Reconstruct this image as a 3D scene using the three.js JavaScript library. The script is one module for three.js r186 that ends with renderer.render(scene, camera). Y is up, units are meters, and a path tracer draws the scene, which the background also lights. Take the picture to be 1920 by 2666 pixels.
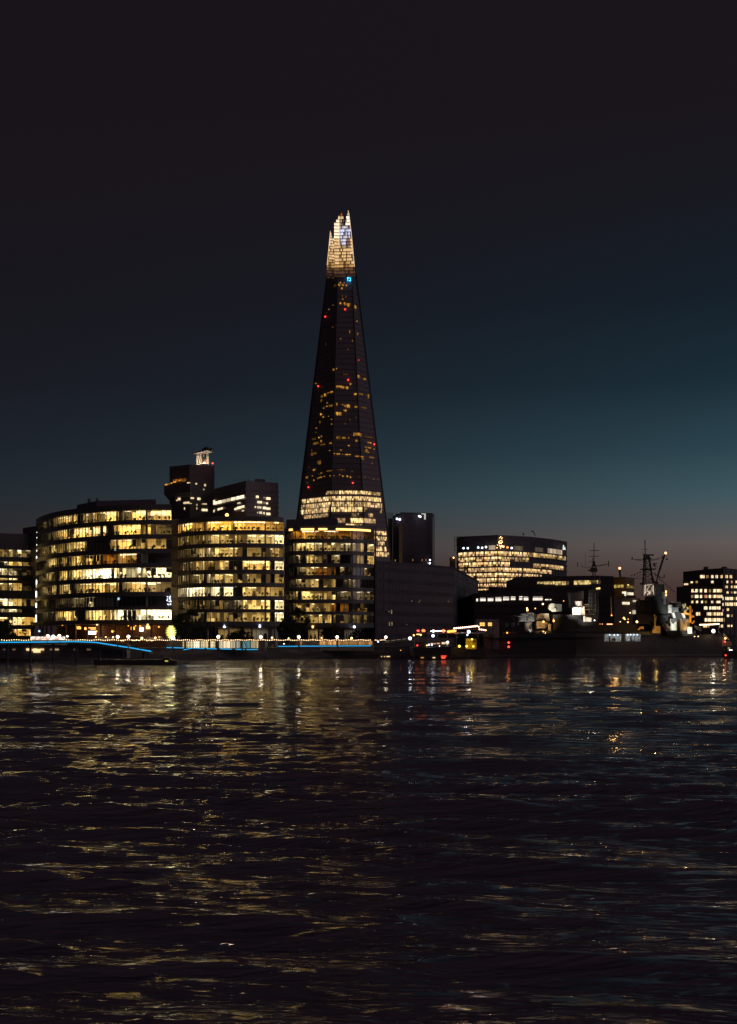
import * as THREE from 'three';
import { mergeGeometries } from 'three/addons/utils/BufferGeometryUtils.js';
import { RectAreaLightUniformsLib } from 'three/addons/lights/RectAreaLightUniformsLib.js';
import { createNoise2D } from 'simplex-noise';

// ---------------------------------------------------------------- camera, sky, twilight, exposure
RectAreaLightUniformsLib.init();
let seed = 20240611;
const rnd = () => { seed = (seed + 0x6d2b79f5) | 0; let t = Math.imul(seed ^ (seed >>> 15), 1 | seed); t = (t + Math.imul(t ^ (t >>> 7), 61 | t)) ^ t; return ((t ^ (t >>> 14)) >>> 0) / 4294967296; };
const rr = (a, b) => a + (b - a) * rnd();
const scene = new THREE.Scene();
const K = 3250, HZ = 1668, EYE = 4.6;                       // focal length in photo pixels, horizon row, eye above the water
const camera = new THREE.PerspectiveCamera(2 * Math.atan(1333 / K) * 180 / Math.PI, 1920 / 2666, 0.5, 12000);
camera.position.set(0, EYE, 0);
camera.lookAt(0, EYE, -100);
camera.setViewOffset(1920, 2666, 0, -(HZ - 1333), 1920, 2666);   // a level lens shifted upwards
const renderer = new THREE.WebGLRenderer({ antialias: true });
renderer.setSize(737, 1024);
renderer.toneMapping = THREE.LinearToneMapping;
renderer.toneMappingExposure = 1;
renderer.shadowMap.enabled = true;

{ // dusk sky: dark zenith, teal band, mauve horizon, brightest towards the sunset (50 degrees right of the view)
  const W = 2048, H = 1024, data = new Float32Array(W * H * 4);
  const s = (c) => c.map((v) => { v /= 255; return v <= 0.04045 ? v / 12.92 : Math.pow((v + 0.055) / 1.055, 2.4); });
  const floor = s([25, 20, 26]);
  const stops = [[0, [62, 46, 43]], [2.4, [78, 60, 56]], [3.4, [90, 77, 73]], [4.3, [100, 92, 89]], [5.3, [84, 92, 95]], [6.5, [65, 89, 97]], [8.5, [45, 70, 81]], [11.4, [27, 47, 58]], [15, [21, 33, 43]], [19, [24, 26, 33]], [23, [25.5, 21.5, 27]], [90, [25, 20, 26]]].map(([e, c]) => [e, s(c)]);
  for (let r = 0; r < H; r++) {
    const e = ((r + 0.5) / H - 0.5) * 180, ee = Math.max(0, e);
    let i = 0; while (i < stops.length - 2 && stops[i + 1][0] <= ee) i++;
    const t0 = (ee - stops[i][0]) / (stops[i + 1][0] - stops[i][0]), t = Math.min(1, t0);
    for (let c = 0; c < W; c++) {
      let a = ((c + 0.5) / W - 0.5) * 360 + 90; if (a > 180) a -= 360;
      let da = Math.abs(a - 50); if (da > 180) da = 360 - da;
      const k = 1.68 * (0.03 + 0.97 * Math.exp(-(da * da) / 1750));
      for (let q = 0; q < 3; q++) {
        const g = stops[i][1][q] * (1 - t) + stops[i + 1][1][q] * t - floor[q];
        data[(r * W + c) * 4 + q] = Math.max(0.003, floor[q] + g * k);
      }
      data[(r * W + c) * 4 + 3] = 1;
    }
  }
  const sky = new THREE.DataTexture(data, W, H, THREE.RGBAFormat, THREE.FloatType);
  sky.mapping = THREE.EquirectangularReflectionMapping; sky.magFilter = sky.minFilter = THREE.LinearFilter; sky.needsUpdate = true;
  scene.background = sky; scene.environment = sky;
}
const sun = new THREE.DirectionalLight(new THREE.Color().setRGB(1, 0.76, 0.86), 0.16);    // last afterglow, low on the right
sun.name = 'afterglow';
sun.position.set(900, 230, 260); sun.target.position.set(0, 0, -300);
sun.castShadow = true; sun.shadow.radius = 60;
Object.assign(sun.shadow.camera, { left: -500, right: 500, top: 400, bottom: -400, near: 1, far: 3000 });
scene.add(sun, sun.target);

// ---------------------------------------------------------------- helpers
const used = new Map();
function numbered(name) { const n = used.get(name) ?? 0; used.set(name, n + 1); return n ? `${name}_${String(n).padStart(3, '0')}` : name; }
function tag(o, label, category, group) { o.userData = { label, category }; if (group) o.userData.group = group; return o; }
function thing(name, label, category, p, group) { const o = new THREE.Group(); o.name = numbered(name); o.position.copy(p); tag(o, label, category, group); scene.add(o); return o; }
// geometry is written in world metres and moved into its parent's frame
const worldOf = (o) => { const v = new THREE.Vector3(); for (; o && o !== scene; o = o.parent) v.add(o.position); return v; };
function put(parent, name, geo, mat, opt = {}) {
  const g = Array.isArray(geo) ? mergeGeometries(geo.map((q) => (q.index ? q.toNonIndexed() : q))) : geo;
  const w = worldOf(parent); g.translate(-w.x, -w.y, -w.z);
  const m = new THREE.Mesh(g, mat); m.name = name; m.castShadow = m.receiveShadow = true;
  if (opt.kind || (Array.isArray(geo) && geo.length > 3 && parent !== scene)) m.userData.kind = opt.kind ?? 'stuff'; if (opt.label) m.userData.label = opt.label;
  parent.add(m); return m;
}
function structure(name, geo, mat) { const m = put(scene, numbered(name), geo, mat); m.userData.kind = 'structure'; return m; }
const P = (px, py, d) => new THREE.Vector3((px - 960) * d / K, EYE + (HZ - py) * d / K, -d);
const YY = (py, d) => EYE + (HZ - py) * d / K;
const XX = (px, d) => (px - 960) * d / K;
const box = (w, h, d, x, y, z, ry = 0) => { const g = new THREE.BoxGeometry(w, h, d); if (ry) g.rotateY(ry); g.translate(x, y, z); return g; };
// box whose front, at distance d, covers photo columns a..b and rows t..u; dep metres deep
const bx = (a, t, b, u, d, dep = 1) => { const w = (b - a) * d / K, h = (u - t) * d / K, c = P((a + b) / 2, (t + u) / 2, d); return box(w, h, dep, c.x, c.y, c.z - dep / 2); };
const bar = (a, b, r, n = 6) => { const dir = b.clone().sub(a), L = dir.length(); const g = new THREE.CylinderGeometry(r, r, L, n); g.translate(0, L / 2, 0); g.applyQuaternion(new THREE.Quaternion().setFromUnitVectors(new THREE.Vector3(0, 1, 0), dir.normalize())); g.translate(a.x, a.y, a.z); return g; };
const barPx = (x0, y0, x1, y1, d, r) => bar(P(x0, y0, d), P(x1, y1, d), r);
const ball = (r, p, n = 12) => { const g = new THREE.SphereGeometry(r, n, Math.max(6, n * 0.7 | 0)); g.translate(p.x, p.y, p.z); return g; };
const cyl = (r0, r1, h, x, y, z, n = 14) => { const g = new THREE.CylinderGeometry(r0, r1, h, n); g.translate(x, y + h / 2, z); return g; };
function lamp(parent, p, color, I, radius = 10) { const l = new THREE.PointLight(new THREE.Color().setRGB(...color), I); l.name = 'lamp_glow'; l.castShadow = true; l.shadow.radius = radius; l.position.copy(p).sub(worldOf(parent)); parent.add(l); return l; }
function spot(parent, p, to, color, I, angle = 0.6) { if (parent.name === 'warship') I *= 3; const l = new THREE.SpotLight(new THREE.Color().setRGB(...color), I, 0, angle, 0.7); l.name = 'flood_glow'; l.castShadow = true; l.shadow.radius = 8; const w = worldOf(parent); l.position.copy(p).sub(w); l.target.position.copy(to).sub(w); parent.add(l, l.target); return l; }

// ---------------------------------------------------------------- textures and materials
function noiseTexture(size, fn, srgb) {
  const d = new Uint8Array(size * size * 4);
  for (let y = 0; y < size; y++) for (let x = 0; x < size; x++) { const v = fn(x / size, y / size), i = (y * size + x) * 4; for (let c = 0; c < 3; c++) d[i + c] = Math.max(0, Math.min(255, (Array.isArray(v) ? v[c] : v) * 255)); d[i + 3] = 255; }
  const t = new THREE.DataTexture(d, size, size); t.wrapS = t.wrapT = THREE.RepeatWrapping; t.magFilter = THREE.LinearFilter; if (srgb) t.colorSpace = THREE.SRGBColorSpace; t.needsUpdate = true; return t;
}
const n2 = createNoise2D(rnd);
const tile = (u, v, f) => { const a = u * 2 * Math.PI, b = v * 2 * Math.PI, r = f / (2 * Math.PI); return (n2(Math.cos(a) * r + 9 + Math.cos(b) * r * 0.83, Math.sin(a) * r + Math.sin(b) * r * 1.13 + 4) + n2(Math.sin(b) * r - 3 + Math.sin(a) * r * 0.71, Math.cos(b) * r + 7 - Math.cos(a) * r)) / 2; };
const grime = noiseTexture(256, (u, v) => 0.78 + 0.14 * tile(u, v, 9) + 0.08 * tile(u, v, 37), true);
const rough = noiseTexture(256, (u, v) => 0.7 + 0.2 * tile(u, v, 13) + 0.1 * tile(u, v, 51));
const C = (r, g, b) => new THREE.Color().setRGB(r, g, b);
const std = (r, g, b, roughness = 0.7, o = {}) => new THREE.MeshStandardMaterial({ color: C(r, g, b), roughness, map: grime, roughnessMap: rough, ...o });
const flat = (r, g, b, roughness = 0.7, o = {}) => new THREE.MeshStandardMaterial({ color: C(r, g, b), roughness, ...o });
const glow = (r, g, b) => new THREE.MeshStandardMaterial({ color: C(0.5, 0.5, 0.5), roughness: 0.6, emissive: C(r, g, b), emissiveIntensity: 1 });
const litVC = new THREE.MeshBasicMaterial({ vertexColors: true });            // lit windows far away: light per cell
const M = {
  glassdark: new THREE.MeshStandardMaterial({ color: new THREE.Color().setRGB(0.16, 0.13, 0.16), roughness: 0.5 }),
  slab: std(0.3, 0.28, 0.28, 0.5), metal: flat(0.1, 0.1, 0.1, 0.45, { metalness: 0.5 }), dark: std(0.38, 0.33, 0.37, 0.75), core: std(0.4, 0.36, 0.38, 0.8),
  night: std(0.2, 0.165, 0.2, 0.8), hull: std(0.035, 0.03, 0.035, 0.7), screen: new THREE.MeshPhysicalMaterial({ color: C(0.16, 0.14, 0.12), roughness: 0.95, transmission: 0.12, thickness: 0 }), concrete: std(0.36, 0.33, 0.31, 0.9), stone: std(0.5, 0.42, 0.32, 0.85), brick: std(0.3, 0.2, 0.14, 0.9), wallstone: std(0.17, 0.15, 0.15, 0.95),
  room: flat(0.72, 0.68, 0.6, 0.9), wood: flat(0.42, 0.24, 0.1, 0.7), darkwood: flat(0.2, 0.1, 0.05, 0.7), desk: flat(0.06, 0.055, 0.055, 0.6), chair: flat(0.045, 0.045, 0.05, 0.7), redchair: flat(0.35, 0.05, 0.04, 0.7),
  glass: new THREE.MeshPhysicalMaterial({ color: C(0.93, 0.96, 0.94), roughness: 0.03, transmission: 1, thickness: 0, ior: 1.5 }),
  blind: new THREE.MeshPhysicalMaterial({ color: C(0.78, 0.72, 0.6), roughness: 0.95, transmission: 0.5, thickness: 0 }),
  frosted: new THREE.MeshPhysicalMaterial({ color: C(0.9, 0.9, 0.85), roughness: 0.9, transmission: 0.6, thickness: 0 }),
  shard: new THREE.MeshStandardMaterial({ color: C(0.24, 0.2, 0.23), roughness: 0.55, metalness: 0.1 }),
  ship: std(0.36, 0.37, 0.38, 0.6), shipdark: std(0.12, 0.11, 0.12, 0.6), shipwhite: flat(0.7, 0.68, 0.62, 0.6), mast: flat(0.06, 0.06, 0.065, 0.6),
  wood2: std(0.24, 0.15, 0.09, 0.8), pave: std(0.3, 0.28, 0.26, 0.9), leaf: new THREE.MeshPhysicalMaterial({ color: C(0.05, 0.07, 0.025), roughness: 0.9, transmission: 0.3, thickness: 0, side: THREE.DoubleSide }), bark: std(0.12, 0.09, 0.07, 0.95),
  white: glow(4, 3.6, 3), warm: glow(5, 3.0, 1.2), gold: glow(3, 1.55, 0.4), amber: glow(2.6, 0.9, 0.12), blue: glow(0.01, 0.46, 0.95), red: glow(2.6, 0.14, 0.1), cool: glow(2.3, 2.5, 3.2), screenlit: glow(0.55, 0.85, 1), cyan: glow(0.05, 2.2, 2.4),
  bulb: glow(5.5, 3.4, 1.7), pinkbulb: glow(6, 3.2, 2.2),
};
// a box with its front (+z before turning) split in cells of their own light
function cells(w, h, dep, nx, ny, fn) {
  const gs = []; const cw = w / nx, ch = h / ny;
  for (let i = 0; i < nx; i++) for (let j = 0; j < ny; j++) {
    const g = new THREE.BoxGeometry(cw, ch, dep).toNonIndexed(); g.translate(-w / 2 + cw * (i + 0.5), -h / 2 + ch * (j + 0.5), 0);
    const c = fn((i + 0.5) / nx, (j + 0.5) / ny), n = g.attributes.position.count, a = new Float32Array(n * 3);
    for (let q = 0; q < n; q++) a.set(c, q * 3);
    g.setAttribute('color', new THREE.BufferAttribute(a, 3)); gs.push(g);
  }
  return mergeGeometries(gs);
}
const tint = (c, k) => [c[0] * k, c[1] * k, c[2] * k];
// plan paths: lists of [column, distance] -> points; where the sight line of a column meets them
const plan = (list) => list.map(([px, d]) => ({ x: XX(px, d), z: -d }));
function hit(path, px) {
  const m = (px - 960) / K; let best = null;
  for (let i = 0; i + 1 < path.length; i++) {
    const a = path[i], b = path[i + 1], fa = a.x + m * a.z, fb = b.x + m * b.z;
    if (fa === fb) continue; let t = fa / (fa - fb);
    const off = t < 0 ? -t : t > 1 ? t - 1 : 0; if (best && off >= best.off) continue;
    t = Math.max(0, Math.min(1, t)); const dx = b.x - a.x, dz = b.z - a.z, L = Math.hypot(dx, dz);
    best = { off, i, t, x: a.x + dx * t, z: a.z + dz * t, d: -(a.z + dz * t), ry: Math.atan2(-dz, dx), nx: -dz / L, nz: dx / L };
  }
  return best;
}
function resample(path, step) {
  const c = new THREE.CatmullRomCurve3(path.map((p) => new THREE.Vector3(p.x, 0, p.z)), false, 'centripetal');
  const n = Math.max(2, Math.round(c.getLength() / step)); return c.getSpacedPoints(n).map((p) => ({ x: p.x, z: p.z }));
}
function normals(path) {
  if (path.ns) return path.ns;
  return path.map((p, i) => { const a = path[Math.max(0, i - 1)], b = path[Math.min(path.length - 1, i + 1)], L = Math.hypot(b.x - a.x, b.z - a.z); return { x: -(b.z - a.z) / L, z: (b.x - a.x) / L }; });
}
// a band that follows a plan path, from offset o0 (outside) to o1 (inside)
function band(path, y0, y1, o0, o1, i0 = 0, i1 = path.length - 1) {
  const ns = normals(path), v = [], uv = []; const pt = (i, o, y) => [path[i].x + ns[i].x * o, y, path[i].z + ns[i].z * o];
  const quad = (a, b, c, d, w, h) => { v.push(...a, ...b, ...c, ...a, ...c, ...d); uv.push(0, 0, w, 0, w, h, 0, 0, w, h, 0, h); };
  for (let i = i0; i < i1; i++) {
    const j = i + 1, w = 0.5;
    quad(pt(i, o0, y0), pt(j, o0, y0), pt(j, o0, y1), pt(i, o0, y1), w, 0.4); quad(pt(j, o1, y0), pt(i, o1, y0), pt(i, o1, y1), pt(j, o1, y1), w, 0.4);
    quad(pt(i, o0, y1), pt(j, o0, y1), pt(j, o1, y1), pt(i, o1, y1), w, 1); quad(pt(i, o1, y0), pt(j, o1, y0), pt(j, o0, y0), pt(i, o0, y0), w, 1);
  }
  quad(pt(i0, o1, y0), pt(i0, o0, y0), pt(i0, o0, y1), pt(i0, o1, y1), 1, 1); quad(pt(i1, o0, y0), pt(i1, o1, y0), pt(i1, o1, y1), pt(i1, o0, y1), 1, 1);
  const g = new THREE.BufferGeometry(); g.setAttribute('position', new THREE.BufferAttribute(new Float32Array(v), 3)); g.setAttribute('uv', new THREE.BufferAttribute(new Float32Array(uv), 2)); g.computeVertexNormals(); return g;
}
// a solid from plan polygons at two heights
function prism(low, y0, high, y1) {
  const n = low.length, v = [], tri = (a, b, c) => v.push(...a, ...b, ...c), L = low.map((p) => [p.x, y0, p.z]), H = high.map((p) => [p.x, y1, p.z]);
  for (let i = 0; i < n; i++) { const j = (i + 1) % n; tri(L[i], L[j], H[j]); tri(L[i], H[j], H[i]); }
  for (let i = 1; i + 1 < n; i++) { tri(H[0], H[i], H[i + 1]); tri(L[0], L[i + 1], L[i]); }
  const g = new THREE.BufferGeometry(); g.setAttribute('position', new THREE.BufferAttribute(new Float32Array(v), 3));
  const uv = new Float32Array(v.length / 3 * 2); for (let i = 0; i < v.length / 3; i++) { uv[2 * i] = (v[3 * i] + v[3 * i + 2] * 0.7) * 0.11; uv[2 * i + 1] = v[3 * i + 1] * 0.11; }
  g.setAttribute('uv', new THREE.BufferAttribute(uv, 2)); g.computeVertexNormals(); return g;
}
const GROUND = 2.8;

// ---------------------------------------------------------------- ground, river wall, river
const shorePts = [[-2600, 215], [-900, 240], [-300, 255], [0, 266], [447, 288], [700, 306], [1000, 327], [1250, 352], [1600, 378], [1950, 402], [2600, 450], [4200, 560]].map(([px, d]) => ({ x: XX(px, d), z: -d }));
{
  const s = new THREE.Shape(); s.moveTo(shorePts[0].x, -shorePts[0].z);
  for (const p of shorePts) s.lineTo(p.x, -p.z);
  s.lineTo(6500, 700); s.lineTo(6500, 7000); s.lineTo(-6500, 7000); s.lineTo(-6500, 300);
  const g = new THREE.ShapeGeometry(s); g.rotateX(-Math.PI / 2); g.translate(0, GROUND, 0);
  const uv = g.attributes.uv; for (let i = 0; i < uv.count; i++) uv.setXY(i, uv.getX(i) * 0.1, uv.getY(i) * 0.1);
  structure('ground', g, M.pave);
  const w = band(shorePts, -3, GROUND + 0.003, 0.02, -1.2);
  const rw = put(scene, 'river_wall', [w, band(shorePts, GROUND - 0.05, GROUND + 0.16, 0.2, -0.6), band(shorePts, 1.2, 1.32, 0.12, 0.02)], M.wallstone);
  tag(rw, 'dark stone river embankment wall along the far shore of the water', 'wall');
}
{ // water: long swell and chop as real relief, ripples as fine relief
  const waves = []; const add = (n, l0, l1, a, spread) => { for (let i = 0; i < n; i++) { const L = Math.exp(rr(Math.log(l0), Math.log(l1))), th = rr(-spread, spread), k = 2 * Math.PI / L; waves.push([k * Math.sin(th), k * Math.cos(th), rr(0, 6.28), a * L, L]); } };
  add(5, 9, 16, 0.003, 0.35); add(8, 4, 9, 0.0055, 0.4); add(11, 1.6, 4, 0.0112, 0.4); add(14, 0.5, 1.6, 0.0145, 0.45);
  const rows = [], ROW = 980, COL = 560;
  const pos = new Float32Array((ROW + 1) * (COL + 1) * 3), uv = new Float32Array((ROW + 1) * (COL + 1) * 2), idx = new Uint32Array(ROW * COL * 6);
  let q = 0, u = 0;
  for (let r = 0; r <= ROW; r++) {
    const py = HZ + 27 + Math.pow(r / ROW, 1.25) * 1750, d = EYE * K / (py - HZ), dn = EYE * K / (HZ + 27 + Math.pow(Math.min(1, (r + 1) / ROW), 1.25) * 1750 - HZ), step = Math.max(0.02, Math.abs(d - dn));
    for (let c = 0; c <= COL; c++) {
      const s = (c / COL - 0.5) * 2, px = 960 + 1350 * (0.72 * s + 0.9 * s * s * s), x = XX(px, d), z = -d, cs = 1350 * (0.72 + 2.7 * s * s) * 2 / COL * d / K;
      const w1 = n2(x * 0.021, z * 0.03), w2 = n2(x * 0.06 + 40, z * 0.085 - 9), gust = 0.72 + 0.4 * w1 + 0.18 * w2;
      let y = 0;
      for (const [kx, kz, ph, A, L] of waves) {
        const f = Math.min(1, Math.max(0, L / (2.2 * Math.max(step, cs * 0.5)) - 0.8)); if (!f) continue;
        const w = Math.sin(kx * x + kz * z + ph + 1.3 * w1 + (L < 4 ? 1.1 * w2 : 0)); y += A * f * (L < 6 ? gust : 1) * (1.35 * Math.exp(1.05 * (w - 1)) - 0.6);
      }
      pos[q] = x; pos[q + 1] = y; pos[q + 2] = z; q += 3; uv[u++] = x / 11; uv[u++] = z / 11;
    }
  }
  let k = 0; for (let r = 0; r < ROW; r++) for (let c = 0; c < COL; c++) { const a = r * (COL + 1) + c, b = a + COL + 1; idx[k++] = a; idx[k++] = b; idx[k++] = a + 1; idx[k++] = a + 1; idx[k++] = b; idx[k++] = b + 1; }
  const g = new THREE.BufferGeometry(); g.setAttribute('position', new THREE.BufferAttribute(pos, 3)); g.setAttribute('uv', new THREE.BufferAttribute(uv, 2)); g.setIndex(new THREE.BufferAttribute(idx, 1)); g.computeVertexNormals();
  // ripples: 11 m tile of many small wave trains that close on themselves
  const rip = []; for (let i = 0; i < 54; i++) { const ky = Math.round(Math.exp(rr(Math.log(9), Math.log(80)))), kx = Math.round(rr(-0.38, 0.38) * ky); rip.push([kx, ky, rr(0, 6.28), 1 / Math.hypot(kx, ky)]); }
  const S = 1024, hgt = new Float32Array(S * S); let lo = 1e9, hi = -1e9;
  for (let y = 0; y < S; y++) for (let x = 0; x < S; x++) { let h = 0; const wp = 0.9 * Math.sin(2 * Math.PI * (2 * x + y) / S) + 0.8 * Math.sin(2 * Math.PI * (3 * y - x) / S + 2); for (const [kx, ky, ph, a] of rip) h += a * Math.exp(0.8 * (Math.sin(2 * Math.PI * (kx * x + ky * y) / S + ph + wp) - 1)); hgt[y * S + x] = h; lo = Math.min(lo, h); hi = Math.max(hi, h); }
  const bump = new Float32Array(S * S * 4); for (let i = 0; i < S * S; i++) { const v = (hgt[i] - lo) / (hi - lo); bump[4 * i] = bump[4 * i + 1] = bump[4 * i + 2] = v; bump[4 * i + 3] = 1; }
  const bt = new THREE.DataTexture(bump, S, S, THREE.RGBAFormat, THREE.FloatType); bt.wrapS = bt.wrapT = THREE.RepeatWrapping; bt.magFilter = THREE.LinearFilter; bt.needsUpdate = true;
  structure('water', g, new THREE.MeshPhysicalMaterial({ color: C(0.25, 0.2, 0.245), roughness: 0.07, ior: 1.333, specularIntensity: 0.15, bumpMap: bt, bumpScale: 0.18 }));
}

// ---------------------------------------------------------------- office blocks with real, lit rooms behind their glass
const KIND = {
  w: { c: [1, 0.58, 0.14], L: 2.9, dep: 12.6, strips: 1, blind: 0.04 }, y: { c: [1, 0.66, 0.22], L: 3.6, dep: 8, strips: 0.5, blind: 0.25, shut: 0.17 },
  b: { c: [1, 0.82, 0.5], L: 12, dep: 6.5, strips: 1, blind: 0.04 }, o: { c: [1, 0.5, 0.075], L: 5, dep: 6, strips: 0, cove: 1, blind: 0 },
  g: { c: [1, 0.58, 0.08], L: 2.6, dep: 5, strips: 0.3, blind: 0.1 }, d: { c: [1, 0.66, 0.28], L: 0.55, dep: 6, strips: 0.3, blind: 0.2 }, v: { c: [1, 0.63, 0.2], L: 1.6, dep: 7, strips: 0.3, blind: 0.45, shut: 0.28 },
};
const stripMat = new Map(), tubeMat = (k) => { if (!stripMat.has(k)) { const { c, L } = KIND[k]; stripMat.set(k, glow(...tint([c[0], (c[1] + 1) / 2 * 0.96, (c[2] * 2 + 1) / 3], Math.min(5, 2.2 + L * 0.4)))); } return stripMat.get(k); };
const unitPane = new THREE.BoxGeometry(1, 1, 0.03);
function office(o) {
  const path = resample(plan(o.path), o.pane ?? 1.36), ns = normals(path), N = path.length - 1;
  for (let i = 0; i <= 6; i++) { const q = path[N - i], L = Math.hypot(q.x, q.z), f = 1 - i / 6, a = ns[N - i], x = a.x + (-q.x / L + 0.03 - a.x) * f, z = a.z + (-q.z / L - a.z) * f, M2 = Math.hypot(x, z); ns[N - i] = { x: x / M2, z: z / M2 }; }   // the far corner turns so that floors end square to the street
  path.ns = ns;
  const mid = path[N >> 1], t = thing(o.name, o.label, 'building', new THREE.Vector3(mid.x, GROUND, mid.z), 'glass office blocks along the promenade');
  const idx = (px) => { const h = hit(path, px); return h.i + h.t; };
  const at = (i, off, y) => new THREE.Vector3(path[i].x + ns[i].x * off, y, path[i].z + ns[i].z * off);
  const F = o.floors, deep = o.deep ?? 24;
  put(t, 'core_wall', band(path, GROUND, o.roof - 0.3, -14, -deep), M.core);
  put(t, 'roof', [band(path, F[0].y + F[0].h + 0.02, o.roof, 0.32, -deep), band(path, o.roof, o.roof + 0.35, 0.32, 0)], M.slab);
  const mull = [], spare = [], cols = [];
  F.forEach((f, k) => {
    const below = F[k + 1], y0 = f.y, y1 = f.y + f.h;
    const under = below ? below.y + below.h : f.y - 1.05;
    put(t, 'floor_slab', [band(path, under + 0.02, y0, 0.34, -14), band(path, y0, y0 + 0.12, 0.42, 0.02)], M.slab);
    for (let i = 0; i <= N; i++) {
      const p = at(i, 0.06, (y0 + y1) / 2), ry = Math.atan2(ns[i].x, ns[i].z);
      mull.push(box(i % 6 ? 0.07 : 0.12, f.h - 0.14, 0.2, p.x, p.y + 0.06, p.z, ry));
      if (i % 7 === 3 && (f.cols ?? 1)) { const q = at(i, -1.3, y0); cols.push(cyl(0.32, 0.32, f.h - 0.02, q.x, q.y, q.z, 10)); }
      if (i === N) continue;
      const a = at(i, 0.02, 0), b = at(i + 1, 0.02, 0), L = Math.hypot(b.x - a.x, b.z - a.z), sx = Math.abs(960 + K * b.x / -b.z - (960 + K * a.x / -a.z));
      const m = new THREE.Mesh(unitPane, M.glass); m.scale.set(L - 0.08, f.h - 0.16, 1); m.position.set((a.x + b.x) / 2, (y0 + y1) / 2 + 0.05, (a.z + b.z) / 2).sub(t.position); m.rotation.y = Math.atan2(-(b.z - a.z), b.x - a.x);
      if (sx < (o.minPane ?? 9.6)) { m.updateMatrix(); spare.push(unitPane.clone().applyMatrix4(m.matrix)); } else { m.name = 'window_pane'; m.receiveShadow = true; t.add(m); }
    }
    for (const [pa, pb, kind, opt = {}] of f.bays) {
      const kd = KIND[kind]; let a = Math.round(idx(pa)), b = Math.round(idx(pb)); if (b <= a) b = Math.min(N, a + 1); if (b <= a) a = b - 1;
      const dep = Math.min(13.6, opt.dep ?? kd.dep + rr(-0.8, 0.8)), yc = y1 - 0.03, yf = y0 + 0.03, v = [];
      const quad = (p, q, r, s) => v.push(p, q, r, p, r, s);
      for (let i = a; i < b; i++) { quad(at(i, -0.1, yf), at(i + 1, -0.1, yf), at(i + 1, -dep, yf), at(i, -dep, yf)); quad(at(i, -dep, yf), at(i + 1, -dep, yf), at(i + 1, -dep, yc), at(i, -dep, yc)); quad(at(i, -0.1, yc), at(i, -dep, yc), at(i + 1, -dep, yc), at(i + 1, -0.1, yc)); }
      quad(at(a, -0.15, yf), at(a, -dep, yf), at(a, -dep, yc), at(a, -0.15, yc)); quad(at(b, -0.15, yf), at(b, -0.15, yc), at(b, -dep, yc), at(b, -dep, yf));
      const g = new THREE.BufferGeometry(); g.setAttribute('position', new THREE.BufferAttribute(new Float32Array(v.flatMap((p) => [p.x, p.y, p.z])), 3)); g.computeVertexNormals();
      const rm = put(t, 'room', g, kind === 'g' ? M.wood : M.room);
      const tubes = [], furn = [], blinds = [], screens = []; let shut = false;
      for (let i = a; i < b; i++) {
        const ry = Math.atan2(ns[i].x, ns[i].z);
        if (kd.strips && rnd() < kd.strips * 0.85) for (const off of [1.3, 3.1, 4.9, 6.7, 8.5, 10.3, 12.1]) if (off < dep - 0.4 && rnd() < 0.82) { const p = at(i, -off, yc - 0.09), p2 = at(i + 1, -off, yc - 0.09); tubes.push(box(1.1, 0.05, 0.16, (p.x + p2.x) / 2, p.y, (p.z + p2.z) / 2, ry)); }
        const fp = (w, h, dd, off, yy, du = 0) => { const p = at(i, -off, yf), p2 = at(i + 1, -off, yf), s = 0.5 + du; furn.push(box(w, h, dd, p.x * (1 - s) + p2.x * s, yf + yy + h / 2, p.z * (1 - s) + p2.z * s, ry)); };
        if (rnd() < (opt.desk ?? 0.75)) {
          fp(1.3, 0.05, 0.7, 1.1, 0.72); fp(0.05, 0.72, 0.6, 1.1, 0, -0.42); if (rnd() < 0.75) { fp(0.55, 0.36, 0.06, 1.2, 0.86, rr(-0.2, 0.2)); fp(0.1, 0.1, 0.1, 1.2, 0.77); }
          if (rnd() < 0.6) { fp(0.46, 0.62, 0.1, rr(0.45, 0.8), 0.42, rr(-0.3, 0.3)); fp(0.46, 0.08, 0.44, 0.75, 0.42); } if (rnd() < 0.25) fp(0.42, rr(0.7, 1.25), 0.34, rr(0.5, 2.6), 0, rr(-0.4, 0.4));
        }
        if (rnd() < 0.22) fp(rr(0.5, 1.3), rr(1, 1.9), 0.4, rr(2.5, dep - 0.4), 0.01);
        if (rnd() < 0.10) fp(0.09, f.h - 0.2, rr(1, 3), rr(1.5, 2.6), 0.05);
        if (rnd() < (shut ? 0.45 : kd.shut ?? 0.07)) { shut = true; const h = rnd() < 0.55 ? f.h - 0.2 : rr(0.7, f.h * 0.75), p = at(i, -0.3, 0), p2 = at(i + 1, -0.3, 0); screens.push(box(Math.hypot(p2.x - p.x, p2.z - p.z) - 0.06, h, 0.012, (p.x + p2.x) / 2, y1 - 0.06 - h / 2, (p.z + p2.z) / 2, ry)); } else { shut = false; if (rnd() < (opt.blind ?? kd.blind)) { const h = rnd() < 0.35 ? f.h - 0.25 : rr(0.4, f.h * 0.7), p = at(i, -0.22, 0), p2 = at(i + 1, -0.22, 0); blinds.push(box(Math.hypot(p2.x - p.x, p2.z - p.z) - 0.12, h, 0.012, (p.x + p2.x) / 2, y1 - 0.06 - h / 2, (p.z + p2.z) / 2, ry)); } }
      }
      if (kd.cove) for (let i = a; i < b; i++) { const ry = Math.atan2(ns[i].x, ns[i].z), p = at(i, -1.0, yc - 0.22), p2 = at(i + 1, -1.0, yc - 0.22); if (rnd() < 0.75) tubes.push(box(1.25, 0.16, 0.3, (p.x + p2.x) / 2, p.y, (p.z + p2.z) / 2, ry)); if (rnd() < 0.3) { const r = at(i, -rr(2, 5), yc - rr(0.5, 1.2)); tubes.push(ball(0.16, r, 8)); } }
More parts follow.
